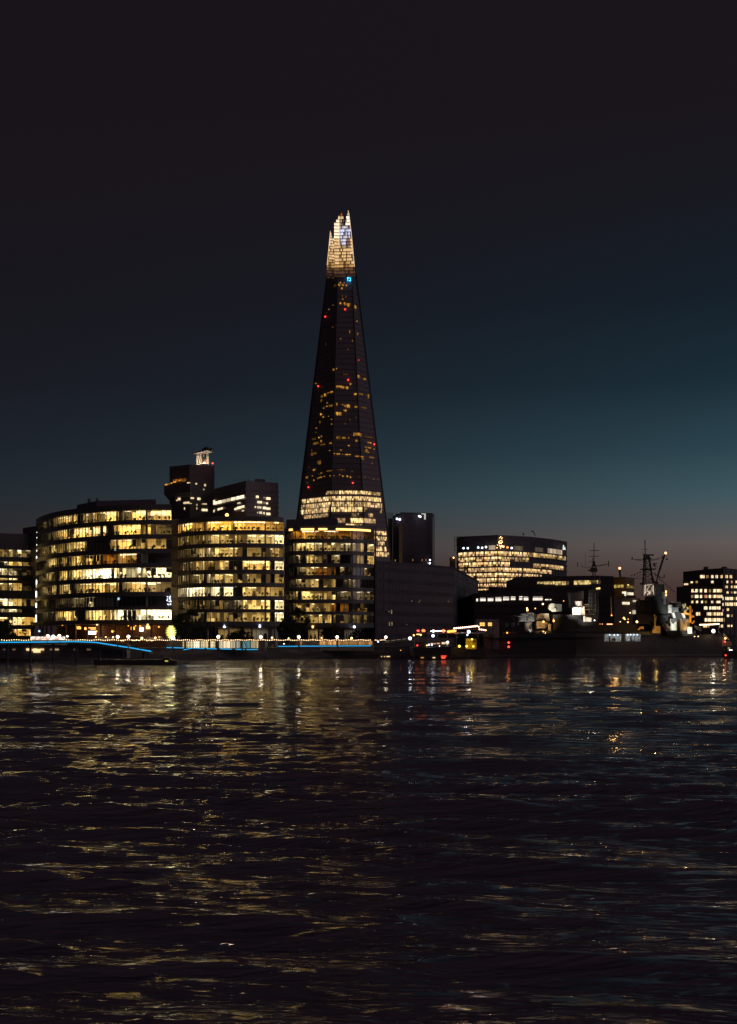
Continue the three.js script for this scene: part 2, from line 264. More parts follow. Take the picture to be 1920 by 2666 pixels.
      if (tubes.length) put(rm, 'ceiling_light', tubes, tubeMat(kind), { kind: 'stuff' });
      if (furn.length) put(rm, 'furniture', furn, M.desk, { kind: 'stuff' });
      if (screens.length) put(rm, 'dark_blind', screens, M.screen, { kind: 'stuff' });
      if (blinds.length) put(rm, 'blind', blinds, M.blind, { kind: 'stuff' });
      const n = Math.max(1, Math.round((b - a) / 5));
      for (let s = 0; s < n; s++) {
        const fi = a + (b - a) * (s + 0.5) / n, i = Math.min(N - 1, Math.floor(fi)), p = at(i, -dep * 0.5, yc - 0.16), ry = Math.atan2(ns[i].x, ns[i].z);
        const w = Math.min(6.5, (b - a) / n * 1.36 * 0.8), h = dep * 0.5, l = new THREE.RectAreaLight(C(...kd.c), kd.L * (opt.L ?? 1) * rr(0.5, 1.75) * 1.4, w, h);
        l.name = 'ceiling_glow'; l.position.copy(p).sub(t.position); l.rotation.set(-Math.PI / 2, 0, 0); l.rotateZ(ry); rm.add(l); l.position.copy(p).sub(worldOf(rm));
      }
    }
  });
  put(t, 'mullion', mull, M.metal, { kind: 'stuff' }); if (cols.length) put(t, 'column', cols, M.room, { kind: 'stuff' });
  if (spare.length) { const m = new THREE.Mesh(mergeGeometries(spare), M.glass); m.name = 'window_pane'; m.userData.kind = 'stuff'; t.add(m); }
  return { t, path, ns, at, idx, N };
}
const LEVELS = [36.4, 32.6, 28.8, 25.0, 21.2, 17.4, 13.6, 10.05], GH = 2.72;
const zA = (x) => x / 3.402, zB = (x) => 420 + x / 4.297, zC = (x) => 700 + x / 3.402;
const parse = (s, fn) => s.split(' ').filter(Boolean).map((w) => { const [, a, b, k, rest] = /(\d+)-(\d+)([a-z])(.*)/.exec(w); return [fn(+a), fn(+b), k, rest ? { L: +rest } : {}]; });

// left riverside block: its west end curves away
const blockA = office({
  name: 'office_building', label: 'broad glass office block on the left with a curved end and one brilliant white floor', group: undefined,
  path: [[97, 372], [104, 366], [118, 359], [147, 350], [190, 342.5], [241, 337], [300, 332.5], [364, 330], [447, 330]], roof: 40.3,
  floors: [
    '345-470d 480-670w 670-790d 795-1050w 1068-1500w1.1', '345-470v0.6 482-960w 1003-1235w 1320-1390w 1390-1500d', '345-490y 500-545d 545-750y 962-1190w0.9 1190-1510v',
    '345-490y 500-560v 560-720y1.2 752-900o 900-1050g 1055-1235o0.7', '345-500y 530-720y1.1 720-860b1.6 860-1045b3 1050-1140d 1190-1235b 1285-1510b1.1', '345-490y0.9 530-680y 685-1045w0.8 1045-1090d 1092-1380w0.8 1380-1500d',
    '345-490v 500-750d 762-860b0.7', '345-480d 500-690y 750-1000y1.4 1000-1510b1.5',
  ].map((s, i) => ({ y: LEVELS[i], h: GH, bays: parse(s, zA) })),
});
{ // penthouse, end wall and ground-floor restaurant
  const { t, path, at, N } = blockA; const n0 = 14;
  put(t, 'penthouse', [prism([P(196, 0, 352), P(250, 0, 341), P(408, 0, 337), P(408, 0, 352), P(215, 0, 362)].map((p) => ({ x: p.x, z: p.z })), 40.3, [P(202, 0, 352), P(252, 0, 342), P(406, 0, 338), P(406, 0, 352), P(218, 0, 360)].map((p) => ({ x: p.x, z: p.z })), 42.9)], M.dark);
  put(t, 'roof_vent', [box(0.8, 1.0, 0.8, XX(233, 346), 43.4, -346), box(0.6, 1.2, 0.6, XX(254, 346), 43.5, -346)], M.dark);
  put(t, 'canopy', band(path, 9.0, 10.0, 1.3, 0.36), M.stone);
  const back = []; for (let i = 0; i < N; i++) { const p = at(i, -5.5, 0), q = at(i + 1, -5.5, 0); back.push(box(Math.hypot(q.x - p.x, q.z - p.z), 6, 0.1, (p.x + q.x) / 2, GROUND + 3, (p.z + q.z) / 2, Math.atan2(-(q.z - p.z), q.x - p.x))); }
  const rest = put(t, 'restaurant', back, M.darkwood);
  const posts = []; for (let i = 2; i <= N; i += 4) { const p = at(i, -0.6, GROUND); posts.push(cyl(0.28, 0.28, 6.2, p.x, GROUND, p.z)); } put(t, 'ground_column', posts, M.core, { kind: 'stuff' });
  // pendants, shelves and screens glowing in the dark restaurant, columns and rows read off the photograph
  const Z = (x, y) => [100 + x / 4.414, 1600 + y / 4.414];
  const spots = [[640, 110, 4, 'w'], [1218, 104, 4, 'w'], [957, 130, 2, 'a'], [1053, 130, 2, 'a'], [1108, 134, 2, 'a'], [1130, 133, 2, 'a'], [1152, 131, 2, 'a'], [1370, 142, 3, 'a'], [748, 193, 4, 'a'], [555, 193, 3, 'a'], [470, 160, 5, 'a'], [845, 192, 2, 'a'], [294, 170, 2, 'a'], [180, 122, 2, 'a'], [136, 176, 2, 'a'], [75, 176, 2, 'a'], [342, 140, 2, 'a'], [370, 140, 2, 'a'], [402, 140, 2, 'a'], [700, 262, 3, 'w'], [795, 262, 3, 'w'], [255, 134, 2, 'a'], [1245, 135, 3, 'w'], [1270, 150, 4, 'a'], [575, 258, 2, 'w']];
  for (const [x, y, r, k] of spots) { const [px, py] = Z(x, y), h = hit(path, px), off = rr(1, 3.6); const p = new THREE.Vector3(h.x - h.nx * off, YY(py, h.d + off), h.z - h.nz * off); put(rest, 'pendant_light', ball(r * 0.075, p, 8), k === 'w' ? M.warm : M.amber); if (r > 3) lamp(rest, p.clone().add(new THREE.Vector3(0, -0.5, 0.3)), [1, 0.5, 0.14], 2.6, 8); }
  for (const [x0, y0, x1, y1, k] of [[575, 190, 662, 228, 'white'], [540, 150, 662, 156, 'gold'], [600, 165, 660, 171, 'gold'], [1165, 150, 1208, 192, 'white'], [1240, 130, 1280, 165, 'gold'], [1065, 140, 1110, 175, 'amber'], [445, 140, 490, 168, 'amber']]) { const [a, b] = Z(x0, y0), [c, d] = Z(x1, y1), h = hit(path, (a + c) / 2); put(rest, 'bar_light', bx(a, b, c, d, h.d + 4, 0.2), M[k]); }
  for (const [px, py, w, h, m] of [[309, 1559, 4.5, 6, 'screenlit'], [300, 1432, 2.6, 2, 'screenlit'], [436, 1396.5, 2, 2, 'red'], [437.5, 1404, 2.4, 2.6, 'red'], [437.5, 1409, 2, 1.6, 'red']]) put(t, 'screen_light', bx(px - w / 2, py - h / 2, px + w / 2, py + h / 2, 331.6, 0.1), m === 'red' ? M.red : M.screenlit);
  put(t, 'fairy_light', Array.from({ length: 16 }, () => ball(0.13, P(rr(434, 446), rr(1550, 1577), 329.2), 6)), M.cool, { kind: 'stuff' });
  put(rest, 'serving_counter', [bx(330, 1655, 420, 1658.5, 331.5, 0.8)], M.blind);
}
// middle riverside block
const blockB = office({
  name: 'office_building', label: 'convex glass office block in the middle with an orange lit top floor', path: [[465, 373], [478, 369], [500, 365.5], [545, 362], [620, 360.5], [690, 361], [739, 363]], roof: 40.1,
  floors: [
    '195-355o1.2 355-525d0.5 527-892o1.3 912-1370o', '195-310y1.2 350-390y 390-525v1.2 525-675y1.3 675-785v 785-840y 840-910v 910-1250y 1280-1370b0.7', '195-250d 250-390y0.8 390-525y 527-575b0.6 577-785y1.3 785-900v1.2 900-1280v 1280-1370v1.5',
    '195-340d 345-410y1.4 410-525y 527-620g1.6 620-890y 905-1225w0.8 1280-1370b0.6', '195-310d1.4 310-525y 527-575b0.6 577-890y1.3 905-1225v1.4 1280-1370y', '195-525b0.8 527-575b0.5 577-840b0.55 905-1010y1.3 1010-1225v1.3 1225-1370y1.4', '195-270d 272-525v1.5 527-620d 620-680v 700-890d1.6 905-1230y 1280-1370b0.6', '330-520d0.8 530-625y 625-750d 750-890v 905-1230y 1280-1370b0.5',
  ].map((s, i) => ({ y: LEVELS[i], h: GH, bays: parse(s, zB) })),
});
// right riverside block
const blockC = office({
  name: 'office_building', label: 'glass office block before the glass spire with a thin amber light line under its roof', path: [[743, 405], [750, 396], [760, 392.5], [810, 391], [870, 391], [930, 393], [974, 397]], roof: 40.5,
  floors: [
    '200-300g0.8 300-420o0.5 420-520g0.5 520-610o0.25 610-930g0.7', '140-185y 198-330y1.1 330-410y1.4 410-570d 570-610y 610-780d 780-850v 880-930y', '140-185y0.8 198-330v 330-410y 410-500d 560-620d 770-850v 880-935y0.9', '140-185d 198-330d 330-385y 385-610g1.4 620-690d 700-740v 840-900v', '140-185y 198-250y 250-370d 370-520y1.1 520-610v 690-760d 775-800v', '140-185y0.8 198-440y1.3 440-500v 520-610y 615-760d 760-840d 850-935d', '205-330v 330-430y 430-540d 540-610g1.5 615-700g 730-800g 820-870v', '200-260v 340-450v 450-570y 580-700v 730-770d 770-810y 830-935v',
  ].map((s, i) => ({ y: LEVELS[i], h: GH, bays: parse(s, zC) })),
});
{ // B: lit stair wall, ground floor; C: penthouse, amber line; shared kind of ground floor with shop rooms
  const tB = blockB.t, tC = blockC.t;
  put(tB, 'stair_wall', box(2.2, 38, 16, XX(455, 372), GROUND + 19, -380), M.stone);
  const lines = []; for (const y of LEVELS) lines.push(box(2.4, 0.14, 0.3, XX(455, 371.9), y - 0.4, -371.95)); put(tB, 'wall_band', lines, M.metal);
  spot(tB, new THREE.Vector3(XX(455, 362), GROUND + 0.5, -362), new THREE.Vector3(XX(455, 372), 26, -372), [1, 0.72, 0.34], 260, 0.5);
  put(tB, 'penthouse', prism(plan([[480, 376], [560, 366], [730, 367], [730, 378], [490, 384]]), 40.1, plan([[484, 377], [560, 367], [728, 368], [728, 378], [492, 384]]), 41.2), M.dark);
  put(tC, 'penthouse', prism(plan([[745, 400], [880, 395], [884, 410], [748, 416]]), 40.5, plan([[746, 400], [879, 396], [882, 410], [748, 416]]), 43.4), M.dark);
  put(tC, 'end_wall', box(0.4, 38, 20, XX(974, 397) + 0.6, GROUND + 19, -408), M.dark);
  const [pc, atC] = [blockC, blockC.at];
  for (const [a, b] of [[200, 212], [292, 408], [448, 528], [610, 700], [705, 800], [805, 928]]) { const i0 = Math.floor(pc.idx(zC(a))), i1 = Math.max(i0 + 1, Math.floor(pc.idx(zC(b)))); put(tC, 'cove_light', band(pc.path, 39.15, 39.75, 0.5, 0.38, i0, i1), M.gold); }
  for (const [blk, f, list] of [[blockB, zB, '555-680y1.2 690-800v 800-880y 930-1100v 1100-1240v 1300-1360d'], [blockC, zC, '345-490y 610-700d 740-790d 800-870v']]) {
    const { t, path, at, idx } = blk; const n = path.length - 1;
    put(t, 'canopy', band(path, 8.7, 9.0, 1.2, 0.36), M.slab);
    const post = []; for (let i = 1; i <= n; i += 5) { const p = at(i, -0.5, GROUND); post.push(cyl(0.3, 0.3, 6, p.x, GROUND, p.z)); } put(t, 'ground_column', post, M.core, { kind: 'stuff' });
    for (const [pa, pb, k, o] of parse(list, f)) {
      const a = Math.floor(idx(pa)), b = Math.max(a + 1, Math.floor(idx(pb))), kd = KIND[k];
      const sh = put(t, 'shop', [band(path, GROUND + 0.02, 8.4, -5, -5.2, a, b), band(path, 8.3, 8.4, -0.4, -5, a, b)], M.room);
      const m = []; for (let i = a; i <= b; i++) { const p = at(i, -0.4, 0); m.push(box(0.09, 5.4, 0.12, p.x, GROUND + 2.7, p.z, Math.atan2(blk.ns[i].x, blk.ns[i].z))); } for (let q = 0; q < (b - a) * 2; q++) { const p = at(Math.floor(rr(a, b)), -rr(0.8, 3), 0); m.push(box(rr(0.3, 0.9), rr(1, 2.6), 0.3, p.x, GROUND + rr(0.8, 3.4), p.z)); }
      put(sh, 'shop_frame', m, M.desk);
      const p = at((a + b) >> 1, -2.6, 8.1), l = new THREE.RectAreaLight(C(...(rnd() < 0.4 ? [1, 0.9, 0.75] : kd.c)), kd.L * 0.8 * (o.L ?? 1), (b - a) * 1.1, 2); l.name = 'shop_glow'; l.rotation.x = -Math.PI / 2; l.position.copy(p).sub(worldOf(sh)); sh.add(l);
    }
  }
  for (const [px, py, d] of [[585, 1631, 360], [677, 1630, 360], [815, 1632, 390], [923, 1632, 390]]) put(px < 740 ? tB : tC, 'wall_lamp', ball(0.42, P(px, py, d), 8), px === 815 ? M.gold : M.cool);
}
// far-left block
{
  const dF = 402, lev = [[1451, 20], [1473.5, 11], [1498.5, 18.5], [1512, 7], [1538, 20], [1578, 19], [1594.5, 8.5], [1628, 21], [1656, 18]].map(([py, h]) => ({ y: YY(py, dF), h: h * dF / K }));
  const bays = ['0-24y 24-60v 60-70d 70-105b0.5 105-128y 128-150d 150-157b0.5 165-175y', '0-24y1.2 24-44b 44-110y1.2 110-170v', '0-22b0.6 22-46b 46-106b0.6 106-135v1.2 135-190v1.2', '0-60y 60-120y1.2 130-185v', '0-40v1.2 40-80y 80-125y 125-185v', '0-20b 20-60b 60-112y1.2 112-185v0.8', '0-92b0.6 92-110d', '5-60w1.2 60-110b0.5 110-185w1.2', '66-92w 92-172w1.3'];
  const f = (x) => x / 2;
  const blk = office({ name: 'office_building', label: 'far left glass office block cut by the picture edge, below a plain dark roof', path: [[-95, 396], [-40, 399], [30, 402], [92, 405]], roof: YY(1392, dF), deep: 30, minPane: 10.5, floors: lev.map((l, i) => ({ ...l, bays: parse(bays[i], f).map(([a, b, k, o]) => [a, b, k, { ...o, desk: 0.35 }]).concat([[-90, -2, 'y']]) })) });
  put(blk.t, 'upper_storey', [prism(plan([[60, 408], [76, 406], [97, 400], [97, 425], [60, 425]]), blk.t.position.y + 20, plan([[60, 408], [78, 406], [97, 400], [97, 425], [60, 425]]), YY(1372, 404))], M.dark);
  for (const [px, y0, y1] of [[97, 1385, 1401], [97, 1417, 1436], [96, 1448, 1462], [95.5, 1510, 1528], [94.8, 1539, 1555], [94.6, 1570, 1582], [94.2, 1601, 1622]]) put(blk.t, 'strip_light', bx(px - 1, y0, px + 1, y1, 371, 0.3), M.white);
}

// ---------------------------------------------------------------- towers behind
const litWarm = (k = 1) => () => { const r = rnd(), b = (r < 0.2 ? 0.12 : r < 0.5 ? 0.5 : r < 0.85 ? 1 : 1.7) * k; return [b, b * rr(0.56, 0.74), b * rr(0.2, 0.38)]; };
const litPlain = (c, j = 0.25) => () => tint(c, rr(1 - j, 1 + j));
// a lit window set on a wall that follows a plan path
function wallWindow(t, path, pa, pb, y0, y1, fn, nx = 2, ny = 1, proud = 0.06, name = 'lit_window') {
  const a = hit(path, pa), b = hit(path, pb), w = Math.hypot(b.x - a.x, b.z - a.z), ry = Math.atan2(-(b.z - a.z), b.x - a.x);
  const g = cells(w, y1 - y0, 0.3, nx, ny, fn); g.rotateY(ry); g.translate((a.x + b.x) / 2 + a.nx * (proud - 0.15), (y0 + y1) / 2, (a.z + b.z) / 2 + a.nz * (proud - 0.15));
  return put(t, name, g, litVC);
}
const towers = {};
{ // the tall glass spire
  const D0 = 868, Y = (py) => YY(py, D0);
  const ring = (py) => { const f = (py - 704) / 636, px = [[851 - 76 * f, 890], [881 - 18 * f, 868], [916.5 + 30.5 * f, 868.5], [925 + 79 * f, 880], [915 + 62 * f, 930], [866 - 66 * f, 936]]; return plan(px); };
  const t = thing('glass_tower', 'very tall tapering glass spire with a glowing splintered crown', 'tower', new THREE.Vector3(XX(888, 880), GROUND, -895));
  towers.spire = t;
  { const st = []; for (let i = 0; i < 28; i++) { const a = 1690 - 990 * i / 28, b = 1690 - 990 * (i + 1) / 28; st.push(prism(ring(a), i ? Y(a) : GROUND, ring(b), Y(b))); } put(t, 'shaft', st, M.shard); }
  const bands = []; for (let py = 716; py < 1680; py += 13.6) { const a = ring(py + 1.2), b = ring(py); bands.push(band(a.slice(0, 4), Y(py + 1.2), Y(py), 0.18, -0.1)); } put(t, 'floor_band', bands, M.metal, { kind: 'stuff' });
  const edges = []; for (const k of [0, 1, 2, 3]) { const a = ring(1690)[k], b = ring(702)[k]; edges.push(bar(new THREE.Vector3(a.x, GROUND, a.z), new THREE.Vector3(b.x, Y(702), b.z), 0.45, 5)); } put(t, 'corner_fin', edges, M.metal, { kind: 'stuff' });
  const right = [[1047, 1690], [929, 702]].map(([px, py]) => P(px, py, 884).setY(Y(py))); put(t, 'glass_wing', [prism([{ x: right[0].x - 2, z: -882 }, { x: right[0].x, z: -880 }, { x: right[0].x - 0.3, z: -884 }], GROUND, [{ x: right[1].x - 1.6, z: -882 }, { x: right[1].x, z: -880.5 }, { x: right[1].x - 0.3, z: -884 }], Y(700))], M.metal);
  const at = (px, py) => { const h = hit(ring(py).slice(0, 4), px); return h; };
  // crown: leaning panes of glass whose lit storeys show as rows
  const shards = [
    { n: 'left', d: 873.5, pts: [[848.3, 727], [860.8, 601], [864.5, 611], [866, 618], [871, 622], [873.5, 722]] },
    { n: 'middle', d: 867.4, pts: [[872.5, 722], [869.8, 630], [870.2, 583], [884, 561], [888.3, 550], [888.3, 722]] , to: 883.5 },
    { n: 'right', d: 866.4, pts: [[883.5, 722], [883.5, 563], [888.4, 551], [893.5, 561], [896.5, 570], [898, 584], [899.6, 590], [900, 576], [902.5, 563], [905, 555], [906.7, 547.5], [908.8, 556], [912, 580], [914.7, 606], [918.8, 649], [926.5, 724]] },
  ];
  const span = (pts, y) => { const xs = []; for (let i = 0; i < pts.length; i++) { const [x0, y0] = pts[i], [x1, y1] = pts[(i + 1) % pts.length]; if ((y0 <= y) !== (y1 <= y)) xs.push(x0 + (x1 - x0) * (y - y0) / (y1 - y0)); } return xs.sort((a, b) => a - b); };
  for (const s of shards) {
    const sh = new THREE.Shape(); s.pts.forEach(([px, py], i) => sh[i ? 'lineTo' : 'moveTo'](XX(Math.min(px, s.to ?? 2000), s.d), YY(py, s.d)));
    const g = new THREE.ExtrudeGeometry(sh, { depth: 0.8, bevelEnabled: false }); g.translate(0, 0, -s.d - 1.3); put(t, 'crown_frame', g, M.shard);
    let row = 0;
    for (let y = s.n === 'left' ? 725.3 : 720.8; y > 548; y -= s.n === 'left' ? 7.1 : 8.4, row++) {
      const hh = s.n === 'left' ? 5.6 : 6.6, xs = span(s.pts, y - hh / 2), gs = [];
      for (let q = 0; q + 1 < xs.length; q += 2) {
        const a = xs[q] + 0.5, b = Math.min(xs[q + 1] - 0.5, s.to ?? 2000); if (b - a < 0.8) continue;
        const n = Math.max(1, Math.round((b - a) / 3.4)), slope = s.n === 'left' ? -0.14 : s.n === 'middle' ? -0.1 : 0.07;
        for (let i = 0; i < n; i++) {
          const x0 = a + (b - a) * i / n, x1 = a + (b - a) * (i + 1) / n, mid = (x0 + x1) / 2, up = (704 - y) / 150, off = (mid - (s.n === 'right' ? 884 : 873)) * slope;
          let c = up < -0.06 ? [0.05, 0.024, 0.016] : up < 0.0 ? [0.1, 0.05, 0.03] : up < 0.03 ? [0.16, 0.08, 0.035] : up < 0.16 ? [0.62, 0.34, 0.11] : up < 0.38 ? [0.95, 0.58, 0.25] : [1.05, 0.72, 0.4];
          let k = rr(0.6, 1.15); if (rnd() < 0.2) k *= 0.25;
          if (s.n === 'middle') { c = up < 0.06 ? c : up < 0.55 ? [0.95, 0.6, 0.28] : [1.6, 1.2, 0.8]; k = rr(0.8, 1.1); }
          if (s.n === 'right') { if (mid > 913.5 && up > 0.06) { c = [1.1, 0.74, 0.42]; } else if (y < 641 && y > 592) { c = y < 600 || (y > 612 && y < 621) ? [0.75, 0.68, 0.72] : [0.82, 0.82, 1.12]; if (y > 628 && (mid > 902 || mid < 889)) c = [0.3, 0.16, 0.1]; } else if (y <= 592 && mid < 899) { c = [0.8, 0.5, 0.27]; if (rnd() < 0.3) k *= 0.2; } else if (y <= 592) c = [2, 1.7, 1.3]; else if (y < 650) k *= 0.55; }
          if (y < 562 && s.n === 'right' && mid < 899) c = [0.6, 0.12, 0.03];
          const w = (x1 - x0 - 0.45) * s.d / K, h = hh * s.d / K * 0.92, p = P(mid, y - hh / 2 - off * 0.5, s.d);
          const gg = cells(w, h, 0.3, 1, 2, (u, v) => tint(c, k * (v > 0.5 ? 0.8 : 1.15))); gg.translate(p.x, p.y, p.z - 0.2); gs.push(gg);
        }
      }
      if (gs.length) put(t, 'lit_window', gs, litVC);
    }
  }
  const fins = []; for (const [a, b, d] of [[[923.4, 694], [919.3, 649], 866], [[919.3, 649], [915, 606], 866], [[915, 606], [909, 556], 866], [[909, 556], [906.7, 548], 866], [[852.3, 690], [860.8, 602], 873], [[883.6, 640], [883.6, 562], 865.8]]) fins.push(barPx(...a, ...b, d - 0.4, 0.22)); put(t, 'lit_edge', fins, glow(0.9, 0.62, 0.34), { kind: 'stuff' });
  const cyan = [[904.5, 722, 911.5, 724], [905, 722, 907, 731], [908.5, 729.5, 914, 731.8], [911.8, 723, 914, 731]]; put(t, 'blue_sign_light', cyan.map(([a, b, c, d]) => bx(a, b, c, d, 865.2, 0.4)), glow(0.1, 1.3, 2.6));
  for (const [px, py] of [[849, 809], [899, 805.5], [830.5, 993], [907, 989], [973.5, 1151], [805, 1261], [919, 1257.5]]) { const h = at(px, py); put(t, 'warning_light', ball(0.55, new THREE.Vector3(h.x + h.nx * 0.6, Y(py), h.z + h.nz * 0.6), 8), M.red); }
  const small = [[933.5, 935, 0.9]]; for (const [px, py, k] of small) { const h = at(px, py); put(t, 'warning_light', ball(0.3 * k, new THREE.Vector3(h.x + h.nx * 0.4, Y(py), h.z + h.nz * 0.4), 6), M.red); }
  const faceWin = (px, py, w, hgt, c) => { const r = ring(py).slice(0, 4), lean = 0.6; return wallWindow(t, r, px - w / 2, px + w / 2, Y(py + hgt / 2), Y(py - hgt / 2), c, Math.max(1, Math.round(w / 2)), hgt > 4 ? 2 : 1, lean); };
  const amber = (k) => () => { const b = 0.8 * k * rr(0.25, 1.3); return [b, b * 0.46, b * 0.07]; };
  // storeys lit here and there: strip co-ordinates in an enlarged crop
  const q = (x) => 760 + x / 3.912, qy = (y) => 800 + y / 3.912;
  for (const [x, y, w, h, k] of [
    [590, 248, 8, 26, 0.8], [666, 258, 8, 22, 0.5], [640, 255, 10, 18, 0.12], [498, 321, 8, 8, 1.2], [618, 340, 8, 18, 0.3], [352, 334, 8, 10, 0.2], [422, 186, 8, 8, 0.2], [460, 186, 8, 8, 0.2], [660, 126, 6, 8, 0.7], [573, 427, 6, 6, 0.5], [432, 630, 14, 18, 0.6], [455, 626, 12, 10, 0.9], [545, 684, 50, 10, 0.12], [678, 700, 22, 28, 0.7], [738, 706, 22, 16, 0.6], [252, 718, 14, 6, 0.7], [600, 782, 16, 18, 1.0], [484, 808, 55, 18, 0.9], [524, 815, 26, 20, 0.9], [562, 820, 24, 24, 0.9], [345, 866, 16, 26, 1.0], [310, 872, 14, 24, 0.3], [376, 855, 14, 8, 0.4], [410, 855, 24, 14, 0.6], [648, 884, 28, 16, 1.0], [700, 876, 36, 10, 0.35], [776, 880, 12, 40, 0.6], [306, 918, 14, 26, 0.2], [366, 957, 9, 10, 1.5], [360, 992, 14, 10, 0.7], [402, 996, 36, 18, 0.35], [460, 990, 10, 26, 0.6], [520, 996, 20, 16, 0.35], [574, 1006, 34, 28, 1.1], [545, 1003, 12, 18, 0.8], [654, 1012, 26, 16, 0.9], [730, 1010, 56, 10, 0.25], [302, 1060, 10, 18, 1.3], [330, 1000, 8, 20, 0.3], [548, 1052, 18, 16, 1.0], [528, 1050, 10, 10, 0.4], [463, 1084, 22, 30, 1.2], [494, 1086, 30, 30, 1.0], [324, 1094, 14, 10, 0.8], [380, 1100, 6, 6, 0.5], [410, 1138, 7, 7, 0.8], [655, 1120, 6, 8, 0.6], [410, 1186, 8, 6, 0.8], [545, 1188, 24, 6, 0.25], [292, 1142, 8, 24, 0.25], [592, 1150, 8, 26, 0.15], [255, 1195, 8, 10, 0.4], [253, 1240, 7, 8, 0.5], [282, 1300, 9, 12, 1.4], [307, 1292, 8, 14, 0.4], [232, 1304, 36, 16, 0.14], [635, 1292, 12, 34, 0.9], [672, 1292, 46, 26, 0.9], [700, 1300, 16, 32, 0.5], [780, 1308, 90, 10, 0.18], [476, 1328, 46, 26, 0.3], [530, 1330, 36, 14, 0.8], [580, 1330, 10, 14, 0.4], [304, 1342, 8, 22, 0.9], [250, 1354, 56, 22, 0.25], [660, 1358, 20, 18, 0.6], [786, 1364, 34, 14, 1.2], [320, 1380, 50, 8, 0.3], [398, 1380, 26, 10, 0.8], [582, 1409, 16, 8, 1.0], [790, 1417, 26, 12, 0.9], [760, 1415, 26, 10, 0.5], [836, 1424, 8, 8, 1.0], [755, 1450, 16, 30, 0.7], [775, 1465, 26, 14, 0.3], [210, 1460, 14, 34, 0.25], [242, 1458, 24, 14, 0.35], [208, 1420, 7, 7, 0.6], [500, 1455, 16, 12, 0.5], [390, 1454, 8, 8, 0.5], [435, 1490, 14, 8, 0.8], [474, 1494, 34, 12, 1.0], [572, 1500, 62, 9, 1.1], [518, 1497, 12, 6, 0.5], [665, 1517, 40, 8, 1.0], [716, 1520, 28, 10, 0.9], [810, 1514, 40, 10, 0.5], [722, 1542, 26, 8, 0.5], [284, 1560, 28, 36, 0.35], [812, 1575, 12, 6, 0.5], [180, 1594, 8, 6, 0.4], [226, 1630, 7, 18, 0.8], [240, 1630, 7, 16, 0.8], [160, 1700, 24, 20, 0.6], [390, 1662, 60, 9, 0.3], [500, 1655, 80, 12, 0.16], [615, 1674, 8, 6, 0.5], [215, 1690, 8, 6, 0.7], [280, 1680, 8, 6, 0.6], [306, 1674, 12, 8, 0.8], [270, 1722, 8, 7, 0.9], [286, 1718, 8, 7, 0.9], [306, 1716, 12, 9, 1.0], [336, 1712, 10, 8, 0.9], [230, 1738, 10, 8, 0.9], [395, 1714, 8, 9, 0.9], [430, 1716, 8, 7, 0.5], [520, 1720, 12, 12, 1.1], [490, 1706, 10, 8, 0.6], [566, 1722, 14, 14, 0.9], [598, 1730, 12, 14, 1.0], [684, 1728, 7, 6, 0.6], [740, 1727, 8, 8, 0.7], [785, 1730, 8, 7, 0.6], [830, 1735, 8, 7, 0.6], [875, 1738, 7, 7, 0.6], [163, 1755, 16, 8, 0.3],
  ]) faceWin(q(x), qy(y), w / 3.912, h / 3.912, amber(k * 0.72));
  for (const [px, py, w, h, k] of [[886.5, 736, 2, 2, 1.3], [896.5, 737, 2, 2, 1.3], [884, 742, 4.5, 5, 0.8], [893, 742, 6, 5, 0.5], [902, 743, 5, 4, 0.9], [891, 751, 3.5, 4, 1.1], [875, 740, 5, 6, 0.12], [892, 771, 3, 4, 0.2], [901, 772, 3, 5, 0.15], [893, 779, 4, 3, 0.3], [885, 790, 2.2, 5, 0.8], [887.5, 789, 2.5, 5, 1], [898, 791, 4, 7, 0.7], [903, 792, 4, 5, 0.4], [907.5, 794, 4.5, 8, 0.8], [912, 792, 3, 4, 0.3], [924, 796, 4.5, 7, 0.7], [858, 794, 2, 2, 0.7], [869, 789, 2, 3, 0.2], [879.5, 710, 2, 2, 0.9]]) faceWin(px, py, w, h, amber(k * 0.9));
  // office storeys at the foot, bright: rows read from an enlarged crop of the photograph
  for (const [y0, y1, runs] of [
    [1869, 1903, [[355, 470, 0.45], [478, 800, 1.15], [805, 900, 0.35]]], [1925, 1968, [[110, 145, 0.9], [160, 235, 1.1], [240, 390, 1.1], [400, 640, 1.15], [645, 715, 1.1], [720, 905, 1.0]]], [1982, 2030, [[105, 130, 0.7], [135, 310, 0.5], [312, 398, 1.1], [408, 640, 0.7], [645, 715, 0.4], [722, 915, 0.8]]],
    [2035, 2083, [[98, 132, 1.2], [135, 310, 0.65], [315, 390, 0.9], [404, 720, 1.2], [735, 765, 0.2], [895, 915, 0.3]]], [2095, 2132, [[130, 200, 0.9], [210, 375, 0.45], [610, 690, 0.2], [778, 824, 0.7]]], [2148, 2195, [[450, 545, 0.55], [602, 730, 1.7], [735, 850, 0.45]]], [2205, 2230, [[552, 650, 1.3], [655, 720, 0.25]]],
  ]) for (const [x0, x1, k] of runs) { const n = Math.max(1, Math.round((x1 - x0) / 26)); for (let i = 0; i < n; i++) { const a = q(x0 + (x1 - x0) * i / n) + 0.3, b = q(x0 + (x1 - x0) * (i + 1) / n) - 0.3, off = (Math.max(0, 863 - a) * 0.09 + Math.max(0, a - 947) * 0.05); faceWin((a + b) / 2, (qy(y0) + qy(y1)) / 2, b - a, (qy(y1) - qy(y0)) * 0.92, litWarm(k)); } }
